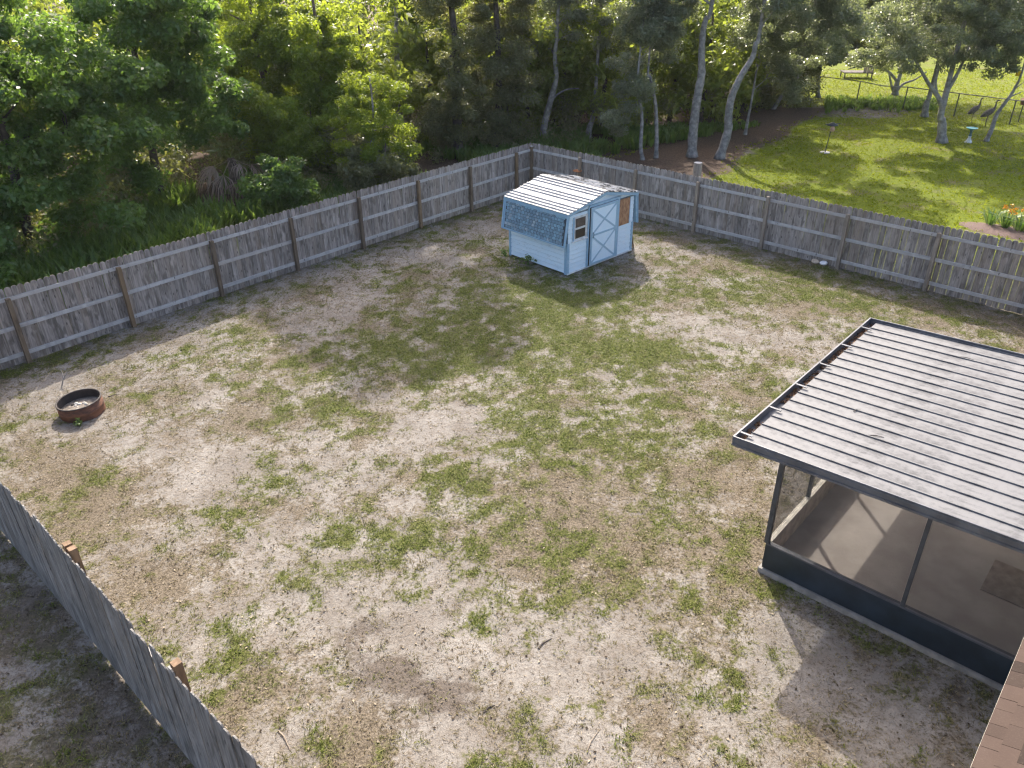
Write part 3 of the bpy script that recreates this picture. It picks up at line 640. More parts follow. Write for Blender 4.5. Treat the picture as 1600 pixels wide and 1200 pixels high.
def tree(label, base, path, r0, ells, leafmat, bark, nclump=90, per=260, rc=.55, l=.14, wd=.07, name='broadleaf_tree', cat='tree', group='trees beyond the back fences', twigs=True, shell=.6, extra=(), lowest=0):
    base = Vector(base); root = empty(name, base); tag(root, label, cat, group)
    sp = smooth_path([Vector(p)-base for p in path], 5); n = len(sp); tr = MB()
    rad = [max(.012, r0*(1.12-.75*i/(n-1))*(1+.06*math.sin(i*2.1)))*(1.35 if i == 0 else 1.12 if i == 1 else 1) for i in range(n)]
    sp[0] = sp[0]-Vector((0, 0, .06)); tr.tube(sp, rad, 9)
    for ex, rr0, rr1 in extra:
        e = smooth_path([Vector(p)-base for p in ex], 4); tr.tube(e, [rr0+(rr1-rr0)*i/(len(e)-1) for i in range(len(e))], 7)
    C = crown_points([(e[0]-base.x, e[1]-base.y, e[2]-base.z, *e[3:]) for e in ells], nclump, shell)
    C = C[C[:, 2] > lowest]
    if twigs and len(C):
        z = np.array([p.z for p in sp]); nodes = [(p, rad[k_]) for k_, p in enumerate(sp) if k_ >= n//2]
        order = list(range(len(C))); random.shuffle(order)
        for cnt, k_ in enumerate(order[:max(10, len(C)//3)]):
            c = Vector(C[k_]); main = cnt < 7
            cand = [q_ for q_ in nodes if q_[0].z < c.z+.2] or nodes
            a, ra = min(cand, key=lambda q_: (q_[0]-c).length+(0 if q_[0].z < c.z-.2 else .6))
            L_ = (c-a).length
            if L_ > (4.5 if main else 1.9): continue
            q = min(ra*.55, .07 if main else .025); m1 = a.lerp(c, .35)+Vector((random.uniform(-.12, .12)*L_, random.uniform(-.12, .12)*L_, .10*L_)); m2 = a.lerp(c, .7)+Vector((random.uniform(-.1, .1)*L_, random.uniform(-.1, .1)*L_, .08*L_))
            tr.tube([a, m1, m2, c], [q, q*.75, q*.5, .008], 5, False)
            nodes += [(m1, q*.75), (m2, q*.5), (c, .015)]
    tr.build('trunk', bark, root, True)
    V, Fc, T = foliage(C, per*DENS, rc, l*1.12, wd*1.2); link('crown', npmesh('crown', V, Fc, False, dict(tint=T)), leafmat, root); return root
def up(b, H, lean=(0, 0), k=4):
    b = Vector(b); return [b+Vector((lean[0]*(i/k)**1.5+random.uniform(-.1, .1)*(i > 0), lean[1]*(i/k)**1.5, H*i/k)) for i in range(k+1)]
def pxpath(pts, Y): return [ATY(u, v, Y) for u, v in pts]

# --- left mass of dark trees
LD, LB, LO, LV = M['leaf_dark'], M['leaf_bright'], M['leaf_oak'], M['leaf_vine']
b_ = Vector((-14.3, 22.4, 0))
tree('large dark green leaning tree filling the upper left, behind the tall ferns', b_, up(b_, 7, (.6, -.3)), .16, [(-14.2, 22.6, 5.4, 2.7, 2.5, 2.5), (-12.0, 23.4, 4.2, 2.0, 1.8, 1.9), (-16.2, 22.6, 3.6, 1.8, 1.7, 2.0), (-12.8, 22.4, 2.3, 1.8, 1.4, 1.3), (-14.6, 22, 7.2, 1.6, 1.7, 1.2), (-15.0, 22.0, 1.8, 1.9, 1.4, 1.2)], LD, M['bark_dark'], 190, 300, .62, .15, .075)
b_ = Vector((-12.6, 27.8, 0))
tree('tall dark green tree right of the big leaning tree, above the palm', b_, up(b_, 8, (.2, .3)), .15, [(-11.6, 27.4, 6.4, 2.1, 2.2, 2.6), (-10.5, 28.0, 4.0, 1.5, 1.6, 1.6), (-12.6, 27.4, 3.4, 1.7, 1.6, 1.8), (-12.8, 26.8, 1.6, 1.4, 1.3, 1.3), (-10.6, 30.2, 3.0, 1.1, 1.1, 1.2)], LD, M['bark_dark'], 150, 290, .6, .15, .075)
b_ = Vector((-20.4, 24.0, 0))
tree('dark green tree at the left edge of the picture', b_, up(b_, 6), .15, [(-20.2, 24, 3.6, 2.2, 2.2, 2.4), (-21.5, 26, 5.5, 2.2, 2.2, 2.0), (-18.2, 23.4, 2.6, 1.3, 1.3, 1.6), (-17.6, 24.6, 1.4, 1.8, 1.5, 1.1)], LD, M['bark_dark'], 115, 260, .6, .15, .075)
# --- sunlit yellow-green trees
for lb, bx, by, H, el, nc in (
    ('yellow-green sunlit tree behind the dead palm fronds', -10.2, 34.5, 8, [(-10.2, 34.5, 5.2, 2.2, 2.0, 2.6), (-9.6, 33.6, 2.6, 1.5, 1.3, 1.5)], 90),
    ('broad bright green tree left of the tall bare pine trunks', -7.6, 33.4, 7.5, [(-7.6, 33.6, 4.7, 1.9, 1.9, 2.2), (-6.9, 32.9, 2.6, 1.4, 1.3, 1.5)], 90),
    ('conical vine draped tree top behind the bright green trees', -13.2, 41.0, 8, [(-13.2, 41, 4.2, 1.6, 1.5, 2.4), (-13.2, 41, 6.2, .8, .8, 1.3)], 60),
    ('bright yellow-green tree behind the two pine trunks', -4.4, 42.0, 9, [(-4.5, 42, 5.6, 1.7, 1.6, 2.8), (-4.9, 41.5, 2.8, 1.4, 1.3, 1.6)], 80)):
    tree(lb, (bx, by, 0), up((bx, by, 0), H), .12, el, LB, M['bark_brown'], nc, 270, .58, .15, .07)
b_ = Vector((-5.2, 29.9, 0))
tree('small rounded feathery tree just behind the left fence', b_, up(b_, 4.2, (.2, 0)), .07, [(-5.0, 30.0, 2.6, 1.35, 1.2, 1.9), (-5.5, 29.8, 1.2, 1.25, 1.0, .95), (-4.2, 30.2, 1.5, .9, .8, 1.1)], LB, M['bark_grey'], 80, 260, .45, .10, .045, group='shrubs behind the left fence')
b_ = Vector((-8.6, 30.6, 0))
tree('glossy leaved shrub right of the dead palm fronds', b_, up(b_, 2.6), .05, [(-8.5, 30.6, 1.8, 1.2, 1.0, 1.4), (-7.6, 31.2, 1.6, 1.0, .9, 1.2), (-9.1, 30.8, 3.0, 1.0, .9, 1.1)], LB, M['bark_brown'], 70, 240, .45, .13, .06, group='shrubs behind the left fence')
for lb, s_, d_, h_, mt in (('brown-green brush behind the left fence near its corner', 4.2, 3.6, 2.0, LV), ('dark leafy shrub behind the left fence, below the sunlit trees', 8.0, 4.8, 2.0, LD), ('dark leafy shrub behind the left fence, left of the dead palm fronds', 17.9, 4.6, 1.9, LD), ('dark leafy shrub among the ferns at the far left of the left fence', 20.2, 4.2, 2.0, LD)):
    b_ = CORNER+DL*s_-NL*d_; tree(lb, b_, up(b_, h_), .05, [(b_.x, b_.y, h_*.55, 1.3, 1.0, h_*.5), (b_.x-.7, b_.y-.5, h_*.4, 1.0, .8, h_*.38)], mt, M['bark_brown'], 60, 230, .42, .12, .06, 'leafy_shrub', 'shrub', 'shrubs behind the left fence')
# --- tall pines, crowns above the picture
def pine(label, pts, Y, r0, top, cr):
    p = pxpath(pts, Y); b = Vector((p[0].x, Y, 0)); path = [b]+[q for q in p if q.z > .3]+[Vector(top)]
    return tree(label, b, path, r0, cr, LD, M['bark_grey'], 150, 260, .6, .20, .06, 'pine_tree', shell=.5)
pine('slender bare pine trunk rising out of the bright green trees', [(622, 150), (620, 90), (619, 40), (618, 0)], 38.5, .15, (-4.6, 38.0, 17.5), [(-3.4, 37.4, 15.6, 2.3, 2.0, 2.4), (-2.8, 37.0, 13.2, 1.6, 1.5, 1.0)])
pine('thicker dark pine trunk beside the slender bare one', [(633, 140), (633, 70), (630, 20), (627, -20)], 42, .22, (-5.8, 42, 19), [(-5.6, 42, 17.5, 2.4, 2.2, 2.6)])
# --- dark vine covered tree in the middle
b_ = Vector((-2.3, 35.6, 0))
tree('dusky vine covered tree standing behind the middle of the left fence', b_, up(b_, 9, (-.1, 0)), .2, [(-2.4, 35.4, 2.4, 1.5, 1.1, 2.4), (-2.3, 35.6, 6.4, 1.6, 1.2, 2.6), (-1.6, 36.2, 9.6, 1.7, 1.5, 1.8)], LV, M['bark_dark'], 160, 280, .5, .11, .055)
b_ = Vector((-.6, 37.0, 0))
tree('dusky vine covered tree left of the fence corner', b_, up(b_, 9, (.2, 0)), .17, [(-.5, 36.8, 2.8, 1.5, 1.1, 2.6), (-.6, 37.4, 7.0, 1.7, 1.4, 2.8)], LV, M['bark_dark'], 150, 270, .52, .12, .06)
# --- oaks right of the corner: trunks follow the photograph
def oak(label, pts, r0, topz, cr, Yb=None, nc=85, per=260, extra=(), mat=None, l=.115, lowest=.9):
    b = G(*pts[0]) if Yb is None else ATY(*pts[0], Yb); b = Vector((b.x, b.y, 0)); path = [b]+pxpath(pts[1:], b.y)
    e = path[-1]; path.append(e+Vector((.15, .2, max(.6, topz-e.z))))
    ells = [(b.x+c[0], b.y+c[1], *c[2:]) for c in cr]
    return tree(label, b, path, r0, ells, mat or LO, M['bark_grey'], nc, per, .5, l, l*.48, 'oak_tree', extra=[(pxpath(q, b.y), a, c) for q, a, c in extra], lowest=lowest)
oak('oak with forked grey trunk rising behind the fence corner', [(847, 222), (852, 189), (863, 147), (869, 121), (867, 87), (871, 40)], .16, 9.5, [(.7, .6, 6.6, 2.0, 1.8, 2.2), (1.2, 0, 9.2, 2.2, 2, 1.6), (-.6, 1.2, 4.6, 1.3, 1.2, 1.4)], extra=[([(857, 165), (868, 150), (885, 140), (905, 138)], .06, .02)])
oak('oak with short leaning trunk above the ferns behind the shed', [(919, 215), (921, 200), (926, 184), (930, 152)], .15, 8, [(.5, .3, 6.2, 2.1, 1.8, 2.2), (.2, .6, 8.8, 2.2, 1.9, 1.4), (1.4, .2, 4.0, 1.2, 1.1, 1.0)], extra=[([(930, 155), (945, 157), (958, 166)], .05, .02)])
oak('slim crooked oak, left of the pair of thin trunks behind the shed', [(1004, 249), (1001, 227), (1003, 191), (1001, 165), (994, 134), (998, 104)], .085, 7.5, [(.0, .3, 6.2, 1.5, 1.4, 2.0), (-.7, .1, 3.2, 1.0, .9, 1.3), (-1.2, .0, 1.9, .9, .7, .8)], nc=75)
oak('slim straight oak, right of the pair of thin trunks behind the shed', [(1025, 246), (1026, 210), (1024, 162), (1016, 121), (1013, 104)], .09, 8, [(-.1, .4, 6.6, 1.6, 1.5, 1.9), (-.2, .2, 9.0, 1.8, 1.6, 1.3), (.3, 1.2, 4.8, .9, .9, .9)], nc=80)
oak('tall pale oak trunk, left of the two bare trunks by the lawn', [(1081, 244), (1083, 206), (1089, 156), (1096, 117), (1096, 93), (1098, 54), (1103, 30), (1112, 8)], .20, 10.5, [(-.9, .5, 8.2, 1.4, 1.5, 1.9), (.9, .8, 9.2, 2.0, 1.8, 1.5), (-1.0, 1.6, 5.6, .9, 1.0, 1.1)], nc=95)
oak('tall pale oak with crooked trunk leaning right by the lawn', [(1124, 247), (1137, 206), (1138, 184), (1142, 156), (1152, 130), (1163, 110), (1176, 89), (1181, 67), (1187, 50)], .18, 9.5, [(2.6, .6, 7.2, 2.3, 1.9, 2.0), (4.1, .8, 5.7, 2.0, 1.6, 1.6), (1.0, 1.2, 8.9, 1.8, 1.7, 1.3), (1.2, 1.4, 5.6, 1.0, 1.0, 1.1)], nc=150)
oak('thin leaning oak in the shade behind the two pale trunks', [(1164, 210), (1169, 184), (1177, 141)], .08, 6.5, [(.7, .4, 5.2, 2.0, 1.7, 1.7), (1.9, .8, 4.0, 1.6, 1.3, 1.3), (2.4, .6, 2.4, 1.0, 1.0, .8)], nc=110)
oak('low spreading oak leaning right at the edge of the wood', [(1208, 170), (1228, 141), (1248, 118)], .11, 5.5, [(1.2, .5, 5.0, 2.2, 1.9, 1.9), (2.6, .5, 3.3, 1.8, 1.5, 1.3), (.6, .6, 2.4, 1.3, 1.2, 1.2)], nc=115)
oak('dense dark oak where the chain-link fence meets the wood', [(1278, 152), (1278, 130), (1282, 105)], .13, 6, [(.2, 0, 5.0, 2.9, 2.3, 2.5), (-1.8, -.8, 3.0, 2.1, 1.7, 2.0), (1.6, .4, 3.6, 1.6, 1.3, 1.1)], nc=160, mat=LV, l=.13)
oak('spreading grey-green oak beside the bird bath', [(1471, 222), (1472, 190), (1473, 165)], .21, 6.4, [(.2, .2, 5.6, 4.3, 3.0, 2.2), (-2.9, .3, 4.3, 2.4, 2.0, 1.3), (2.5, .2, 4.4, 2.1, 1.8, 1.3), (-.2, .6, 4.0, 2.0, 1.5, .8), (1.7, -.3, 3.3, .8, .6, .6), (.2, .2, 7.6, 3.6, 2.8, 1.2)], nc=310,
    extra=[([(1473, 168), (1465, 150), (1453, 134), (1440, 112), (1425, 85)], .13, .04), ([(1474, 165), (1481, 140), (1492, 122), (1503, 100), (1515, 70)], .13, .04), ([(1465, 150), (1462, 128), (1470, 100)], .07, .03)], lowest=2.6)
oak('thin bent oak leaning right beside the two cranes', [(1541, 220), (1549, 203), (1556, 182), (1567, 165), (1579, 149), (1587, 135), (1596, 115)], .10, 5.6, [(2.4, .2, 5.6, 2.0, 1.7, 1.7), (3.6, .4, 4.6, 1.3, 1.2, .9)], nc=95, extra=[([(1579, 151), (1588, 147), (1598, 143)], .04, .015), ([(1584, 141), (1592, 134), (1601, 128)], .035, .012)], lowest=3.2)
oak('leaning oak standing on worn soil behind the bird bath oak', [(1444, 182), (1448, 160), (1455, 140)], .17, 7, [(.4, .4, 5.4, 3.0, 2.2, 2.0), (-1.8, .5, 4.5, 2.0, 1.6, 1.4)], nc=150, lowest=3.0)
oak('dark multi-stemmed oak in front of the far lawn', [(1398, 148), (1402, 128), (1408, 110)], .17, 6, [(.4, .3, 5.2, 3.4, 2.4, 1.9), (-2.8, .2, 3.7, 2.6, 1.8, 1.5), (2.0, .4, 4.5, 2.0, 1.5, 1.2), (-1.4, .4, 6.0, 3.0, 2.0, 1.4)], nc=220, mat=LO,
    extra=[([(1398, 147), (1410, 132), (1430, 124), (1448, 112)], .10, .03), ([(1397, 148), (1391, 125), (1388, 105)], .09, .03), ([(1402, 128), (1385, 110), (1350, 103), (1325, 108)], .09, .03)], lowest=2.2)
oak('grey-green oak at the right edge above the far lawn', [(1610, 150), (1610, 120), (1612, 100)], .18, 7, [(-1.4, .6, 5.9, 3.4, 2.4, 2.0), (-1.6, .2, 4.6, 2.0, 1.6, 1.0)], nc=150, lowest=3.6)
# --- the wood behind: one mass
Vs, Fs, Ts, o_ = [], [], [], 0
trk = MB()
pts = []
for k in range(70):
    x = random.uniform(-42, 14); y = random.uniform(44, 66)
    if x > 8 and y > 40+(x-5)*.5+8: pass
    pts.append((x, y, random.uniform(5.6, 7.2)+max(0, y-50)*.12))
for k in range(16): pts.append((random.uniform(-36, -17), random.uniform(30, 44), random.uniform(5.5, 7.5)))
for x, y in ((3, 43), (6, 44), (9.5, 46), (12.5, 49), (15, 53), (1, 41.5), (10, 42.5), (13, 45.6), (-9, 39), (-12, 37), (-15, 33), (-6.6, 37), (-4, 39.5), (-1.5, 41), (.8, 39.8), (2.5, 41), (4.6, 41.2), (7, 42), (-3, 43), (8.6, 43.6)): pts.append((x, y, random.uniform(5.8, 7.4)))
for k in range(34): pts.append((random.uniform(12, 75), random.uniform(84, 98), random.uniform(8, 12)))
for x, y, H in pts:
    rw = random.uniform(2.0, 3.0); far = y > 80
    C = crown_points([(x, y, H*.62, rw, rw, H*.4), (x+random.uniform(-1, 1), y-.6, H*.28, rw*.8, rw*.8, H*.28)], 46 if not far else 34, .7)
    V, Fc, T = foliage(C[C[:, 2] > .3], 85, .85, .30, .16); hue = random.random()
    Vs.append(V); Fs.append(Fc+o_); Ts.append(np.clip(T*.7+hue*.3, 0, 1)); o_ += len(V)
    trk.tube([(x, y, -.1), (x+.2, y, H*.4), (x+.1, y, H*.8)], [.13, .10, .04], 6, False)
wood = empty('woodland', (0, 45, 0)); wood.location = (0, 0, 0); tag(wood, kind='stuff'); tag(wood, 'dense mass of trees deep in the wood behind the front trees', 'woodland')
tag(link('foliage', npmesh('woodland_foliage', np.concatenate(Vs), np.concatenate(Fs), False, dict(tint=np.concatenate(Ts))), M['leaf_wood'], wood), kind='stuff')
tag(trk.build('trunks', M['bark_dark'], wood), kind='stuff')

# --- ferns and rank grass beyond the fences (nobody could count them)
def inwood(n, f, zone):
    out = []
    while len(out) < n:
        x, y = f(); out.append((x, y))
    return np.array(out)
def blades(P, h, wd, lean, per, tintbase=0., segs=2, spread=.12):
    n = len(P); ci = np.repeat(np.arange(n), per); m = len(ci); a = rng.uniform(0, 2*np.pi, m); hh = np.broadcast_to(h, n)[ci]*rng.uniform(.55, 1.2, m)
    d = np.stack([np.cos(a), np.sin(a), np.zeros(m)], 1); s = np.stack([-np.sin(a), np.cos(a), np.zeros(m)], 1); ln = lean*rng.uniform(.3, 1.3, m)
    b = P[ci]+d*(spread*rng.random(m))[:, None]; w_ = (wd*rng.uniform(.7, 1.3, m))[:, None]
    mid = b+d*(hh*ln*.35)[:, None]+np.array([0, 0, 1])*(hh*.62)[:, None]; tip = b+d*(hh*ln)[:, None]+np.array([0, 0, 1])*(hh*np.clip(1-.25*ln, .2, 1))[:, None]
    V = np.stack([b-s*w_*.35, b+s*w_*.35, mid+s*w_*.5, tip, mid-s*w_*.5], 1).reshape(-1, 3)
    i = np.arange(m)*5; Fc = np.concatenate([np.stack([i, i+1, i+2, i+4], 1)], 0); Ft = np.stack([i+4, i+2, i+3, i+3], 1)
    return V, i, ci, np.repeat(np.clip(rng.random(m)*.6+np.repeat(rng.random(n), per)*.4, 0, 1), 5)
def blade_mesh(name, V, i, attrs):
    F = np.concatenate([np.stack([i, i+1, i+2], 1), np.stack([i, i+2, i+4], 1), np.stack([i+4, i+2, i+3], 1)]); return npmesh(name, V, F, False, attrs)
fp = []
for k in range(6500):     # tall ferns behind the left fence
    s = random.uniform(2, 26); d = random.uniform(1.2, 9)
    if d < 3.2 and random.random() < (.75 if s > 14 else .92): continue
    if 7 < s < 11.5 and d < 4.2: continue
    p = CORNER+DL*s-NL*d; 
    if fbm(np.array([p.x]), np.array([p.y]), .5, 3, 11)[0] > (.38 if d > 3 else .43): fp.append(p)
for k in range(3400):     # ferns behind the corner and under the oaks
    x = random.uniform(-4, 13); y = random.uniform(33.2, 42)
    if (x-CX)*NR.x+(y-CY)*NR.y > -1.2: continue
    e0, e1 = G(1000, 236), G(1160, 205); d = (e1-e0).normalized()
    if x > 4 and (x-e0.x)*d.y-(y-e0.y)*d.x > -.3: continue
    if fbm(np.array([x]), np.array([y]), .6, 3, 12)[0] > .40: fp.append(Vector((x, y, 0)))
for k in range(650):
    u = random.uniform(1290, 1460); c = G(u, random.gauss(164, 4)); 
    if random.random() < .6: fp.append(c)
PALM = Vector((-10.3, 29.0, 0)); fp = [p for p in fp if not (abs(p.x-PALM.x-.6*(PALM.y-p.y)/3) < 1.5 and -2.6 < p.y-PALM.y < 1)]; fp = np.array([tuple(p) for p in fp]); V, i, ci, T = blades(fp, np.where(fp[:, 1] > 40, .3, np.where(fp[:, 0] < -8, .95, .55)), .095, .42, 7, spread=.2)
tag(link('fern_cover', blade_mesh('fern_cover', V, i, dict(tint=T)), M['fern']), 'tall green ferns and rank grass under the trees', 'ferns', kind='stuff')
# undergrowth shrubs closing the wood's foot
Cs = []
for k in range(330):
    x = random.uniform(-24, 12); y = random.uniform(30, 46); p = Vector((x, y, 0))
    if sd(x, y, CORNER, NL) > -4.5 and x < CX: continue
    if x > 3 and y < 38.5+max(0, (x-6))*.9: continue
    if (p-CORNER).length < 6: continue
    Cs.append((x, y, random.uniform(.3, 1.7)))
for k in range(330):
    p = CORNER+DL*random.uniform(1, 30)-NL*random.uniform(5.2, 12); Cs.append((p.x, p.y, random.uniform(.2, 2.0)))
for k in range(70):     # thicket at the lawn's edge
    c = G(random.uniform(1190, 1290), random.uniform(148, 178)); Cs.append((c.x-.4, c.y+1.2, random.uniform(.2, 1.8)))
Cs = [c for c in Cs if not (abs(c[0]-PALM.x) < 2.0 and -4.5 < c[1]-PALM.y < 1.2)]
V, Fc, T = foliage(np.array(Cs), 190, .8, .16, .085, .8)
tag(link('undergrowth', npmesh('undergrowth', V, Fc, False, dict(tint=T)), M['leaf_vine']), 'dark tangled undergrowth at the foot of the wood', 'undergrowth', kind='stuff')

# --- cabbage palm with dead skirt
pb = G(362, 304); pb = Vector((-10.3, 29.0, 0)); palm = empty('cabbage_palm', pb); tag(palm, 'low palm with brown drooping dead fronds behind the left fence', 'palm')
MB().tube([(0, 0, -.05), (.05, 0, .8), (.05, .05, 1.6)], [.2, .19, .14], 9).build('trunk', M['bark_brown'], palm, True)
def fan(dirv, droop, L, stalk, n=15, spreadA=2.2):
    """one fan frond: stalk + radiating folded blades"""
    V = []; Fq = []; d = Vector(dirv).normalized(); s = d.cross(Vector((0, 0, 1))).normalized(); u = s.cross(d); h0 = Vector((.05, .03, 1.6)); hub = h0+d*stalk
    for a, bb in ((0, 0),):
        o = len(V); V += [h0-s*.015, h0+s*.015, hub+s*.01, hub-s*.01]; Fq.append((o, o+1, o+2, o+3))
    for k in range(n):
        t = (k/(n-1)-.5)*spreadA+random.uniform(-.12, .12); dr_ = droop*random.uniform(.5, 1.4); q = (d*math.cos(t)+s*math.sin(t)).normalized(); sd_ = q.cross(u).normalized(); l = L*(1-.25*abs(t))*random.uniform(.55, 1.1)
        m1 = hub+q*l*.5+Vector((0, 0, -dr_*l*.15)); tp = hub+q*l*max(.2, 1-.3*dr_)+Vector((random.uniform(-.06, .06), random.uniform(-.06, .06), -dr_*l*.75)); o = len(V)
        V += [hub, m1+sd_*.017+u*.012, tp, m1-sd_*.017-u*.006]; Fq.append((o, o+1, o+2, o+3))
    return np.array([tuple(v) for v in V]), np.array(Fq)
for k in range(15):
    a = k*2.4; el = random.uniform(.1, 1.1); V, Fq = fan((math.cos(a)*math.cos(el), math.sin(a)*math.cos(el), math.sin(el)), random.uniform(.3, .8), .75, random.uniform(.5, .9))
    link('frond', npmesh('frond', V, Fq, False, dict(tint=np.repeat(random.random(), len(V)))), M['palm_green'], palm)
for k in range(9):
    a = -math.pi/2+random.uniform(-1.5, 1.7); el = -random.uniform(.1, .9); V, Fq = fan((math.cos(a)*math.cos(el), math.sin(a)*math.cos(el), math.sin(el)), random.uniform(.5, 1.0), 1.15, random.uniform(.4, 1.0), 21, 2.5)
    link('dead_frond', npmesh('dead_frond', V, Fq, False, dict(tint=np.clip(random.random()*.5+np.repeat(rng.random(len(V)//4), 4)*.6, 0, 1))), M['palm_dead'], palm)
# pale fallen frond
ff = empty('fallen_frond', G(308, 330, .55)); ff.location.z = 0; tag(ff, 'pale grey fallen palm frond lying among the ferns', 'frond')
M['pale_frond'] = m_leaf('pale_dry_frond', (.45, .45, .47), (.6, .6, .62), (.3, .3, .3), .15, .5)
V, Fq = fan((.3, -.8, .1), .5, .6, .3, 11, 1.6); V = V-np.array([.05, .03, 1.0]); link('blades', npmesh('blades', V, Fq, False, dict(tint=np.full(len(V), .6))), M['pale_frond'], ff)

# ================================================================== YARD GRASS, LITTER (uncountable)
def scatter(n, x0, x1, y0, y1): return rng.uniform(x0, x1, n), rng.uniform(y0, y1, n)
def inview(x, y):
    c, s = math.cos(PITCH), math.sin(PITCH); dep = y*c+CAMH*s; v = -(y*s-CAMH*c)
    U = 800+FPX*x/dep; W = 600+FPX*v/dep; return (U > -60) & (U < 1660) & (W < 1260)
x, y = scatter(330000, -16, 16, 3.5, 31); k = inview(x, y); x, y = x[k], y[k]
gr, lawn, lit, st, dk, yard, iL, iR, iN = fields(x, y)
lx = (x-PO.x)*E1.x+(y-PO.y)*E1.y; ly = (x-PO.x)*E2.x+(y-PO.y)*E2.y; inporch = (lx > -.02) & (ly > -.06) & (ly < 4.8)
q = FL; sx = (x-q.x)*math.cos(SA)+(y-q.y)*math.sin(SA); sy = -(x-q.x)*math.sin(SA)+(y-q.y)*math.cos(SA); inshed = (sx > -.02) & (sx < SW) & (sy > -.02) & (sy < SD)
inring = (x-rc.x)**2+(y-rc.y)**2 < .2
n2 = fbm(x, y, 9., 3, 21); prob = np.clip(sstep(.34, .86, gr+(n2-.5)*.9)*.85*(1-.6*dk)+.07+.12*st, 0, 1)
ok = (rng.random(len(x)) < prob) & (yard > .5) & ~inporch & ~inshed & ~inring
x, y, gr, st = x[ok], y[ok], gr[ok], st[ok]
P = np.stack([x, y, gz(x, y)-.004], 1); V, i, ci, T = blades(P, .022+.034*np.clip(gr, 0, 1), .0095, 1.35, 5, spread=.05)
gre = np.clip(sstep(.30, .78, gr+(fbm(x, y, 1.3, 3, 25)-.5)*.7)*rng.uniform(.5, 1.1, len(x)), 0, 1)
tag(link('yard_grass', blade_mesh('yard_grass', V, i, dict(tint=T, green=np.repeat(gre[ci], 5))), M['grass_tuft']), 'patchy short grass growing on the sandy yard', 'grass', kind='stuff')
# dry straw and leaf bits lying on the sand
x, y = scatter(150000, -14, 14, 3.5, 28); k = inview(x, y); x, y = x[k], y[k]
gr, lawn, lit, st, dk, yard, iL, iR, iN = fields(x, y)
lx = (x-PO.x)*E1.x+(y-PO.y)*E1.y; ly = (x-PO.x)*E2.x+(y-PO.y)*E2.y; bad = ((lx > -.02) & (ly > -.06) & (ly < 4.8)) | ((x-rc.x)**2+(y-rc.y)**2 < .2)
sx = (x-q.x)*math.cos(SA)+(y-q.y)*math.sin(SA); sy = -(x-q.x)*math.sin(SA)+(y-q.y)*math.cos(SA); bad |= (sx > -.05) & (sx < SW) & (sy > -.05) & (sy < SD)
ok = (yard > .5) & ~bad & (rng.random(len(x)) < .4+.6*st+.3*dk); x, y, dk = x[ok], y[ok], dk[ok]; n = len(x)
P = np.stack([x, y, gz(x, y)+.008], 1); big = rng.random(n) < .1
V, Fc, T = leaf_cards(P, rng.normal(size=(n, 3))*.22+[0, 0, 1], np.where(big, .05, rng.uniform(.03, .09, n)), np.where(big, .03, .007), np.clip(rng.random(n)*1.1-dk*.6-(rng.random(n) < .42)*.6, 0, 1), .3)
M['straw'] = m_leaf('dry_straw', (.05, .038, .027), (.35, .295, .215), (.3, .22, .12), .1, .85, .1)
tag(link('dry_litter', npmesh('dry_litter', V, Fc, False, dict(tint=T)), M['straw']), 'dry straw and leaf bits scattered over the sand', 'litter', kind='stuff')
# lawn and strip grass further off
x, y = scatter(90000, -18, 36, 17, 62); gr, lawn, lit, st, dk, yard, iL, iR, iN = fields(x, y)
ok = (yard < .5) & (rng.random(len(x)) < np.clip(lawn*1.1, 0, 1)*.85) & (np.minimum(iL, iR) < -.08); x, y = x[ok], y[ok]
P = np.stack([x, y, gz(x, y)-.004], 1); V, i, ci, T = blades(P, .075, .03, 1.1, 4, spread=.10)
gre = np.clip(.75+.5*(fbm(x, y, .7, 3, 31)-.35), 0, 1)
M['lawn_tuft'] = m_leaf('lawn_blades', (.08, .115, .008), (.20, .24, .010), (.42, .48, .01), .45, .6, .2)
tag(link('lawn_grass', blade_mesh('lawn_grass', V, i, dict(tint=T)), M['lawn_tuft']), 'bright green lawn grass beyond the back fence', 'grass', kind='stuff')

# ================================================================== SMALL THINGS
# weeds at the shed's foot
def weed(label, P, r, h, n, mat):
    root = empty('weed', P); tag(root, label, 'weed'); C = np.stack([rng.normal(size=n)*r, rng.normal(size=n)*r, rng.uniform(.2, 1, n)*h], 1)
    V, Fc, T = foliage(C, 9, .06, .07, .035, 1); link('leaves', npmesh('leaves', V, Fc, False, dict(tint=T)), mat, root)
    st_ = MB()
    for k in range(4): st_.tube([(0, 0, -.02), (random.uniform(-r, r)*.6, random.uniform(-r, r)*.6, h*.7)], [.006, .003], 4, False)
    st_.build('stem', M['bark_brown'], root); return root
weed('dark green weed growing at the foot of the left shed wall', G(826, 412), .13, .2, 34, M['fern'])
weed('small light green weed by the back left corner of the shed', G(790, 399), .06, .15, 14, M['lily'])
weed('single green weed sprouting against the rusty fire ring', G(123, 664), .04, .12, 9, M['fern'])
# round piling behind the fence
pp = G(1091, 252, 1.95); d = ray(1091, 252); 
pl = empty('round_post', Vector((7.05, 27.0, 0))); tag(pl, 'thick round wooden post standing just behind the back fence', 'post')
pz = CAMH+ray(1091, 254)[2]*27.0/ray(1091, 254)[1]; pl.location = (27.0*ray(1091, 254)[0]/ray(1091, 254)[1], 27.0, 0)
MB().lathe([(.155, -.05), (.15, .5), (.148, pz-.02), (.135, pz)], 16).build('shaft', M['post_grey'], pl, True); MB().lathe([(.136, pz), (.0, pz+.004)], 16).build('cut_top', M['rail'], pl)
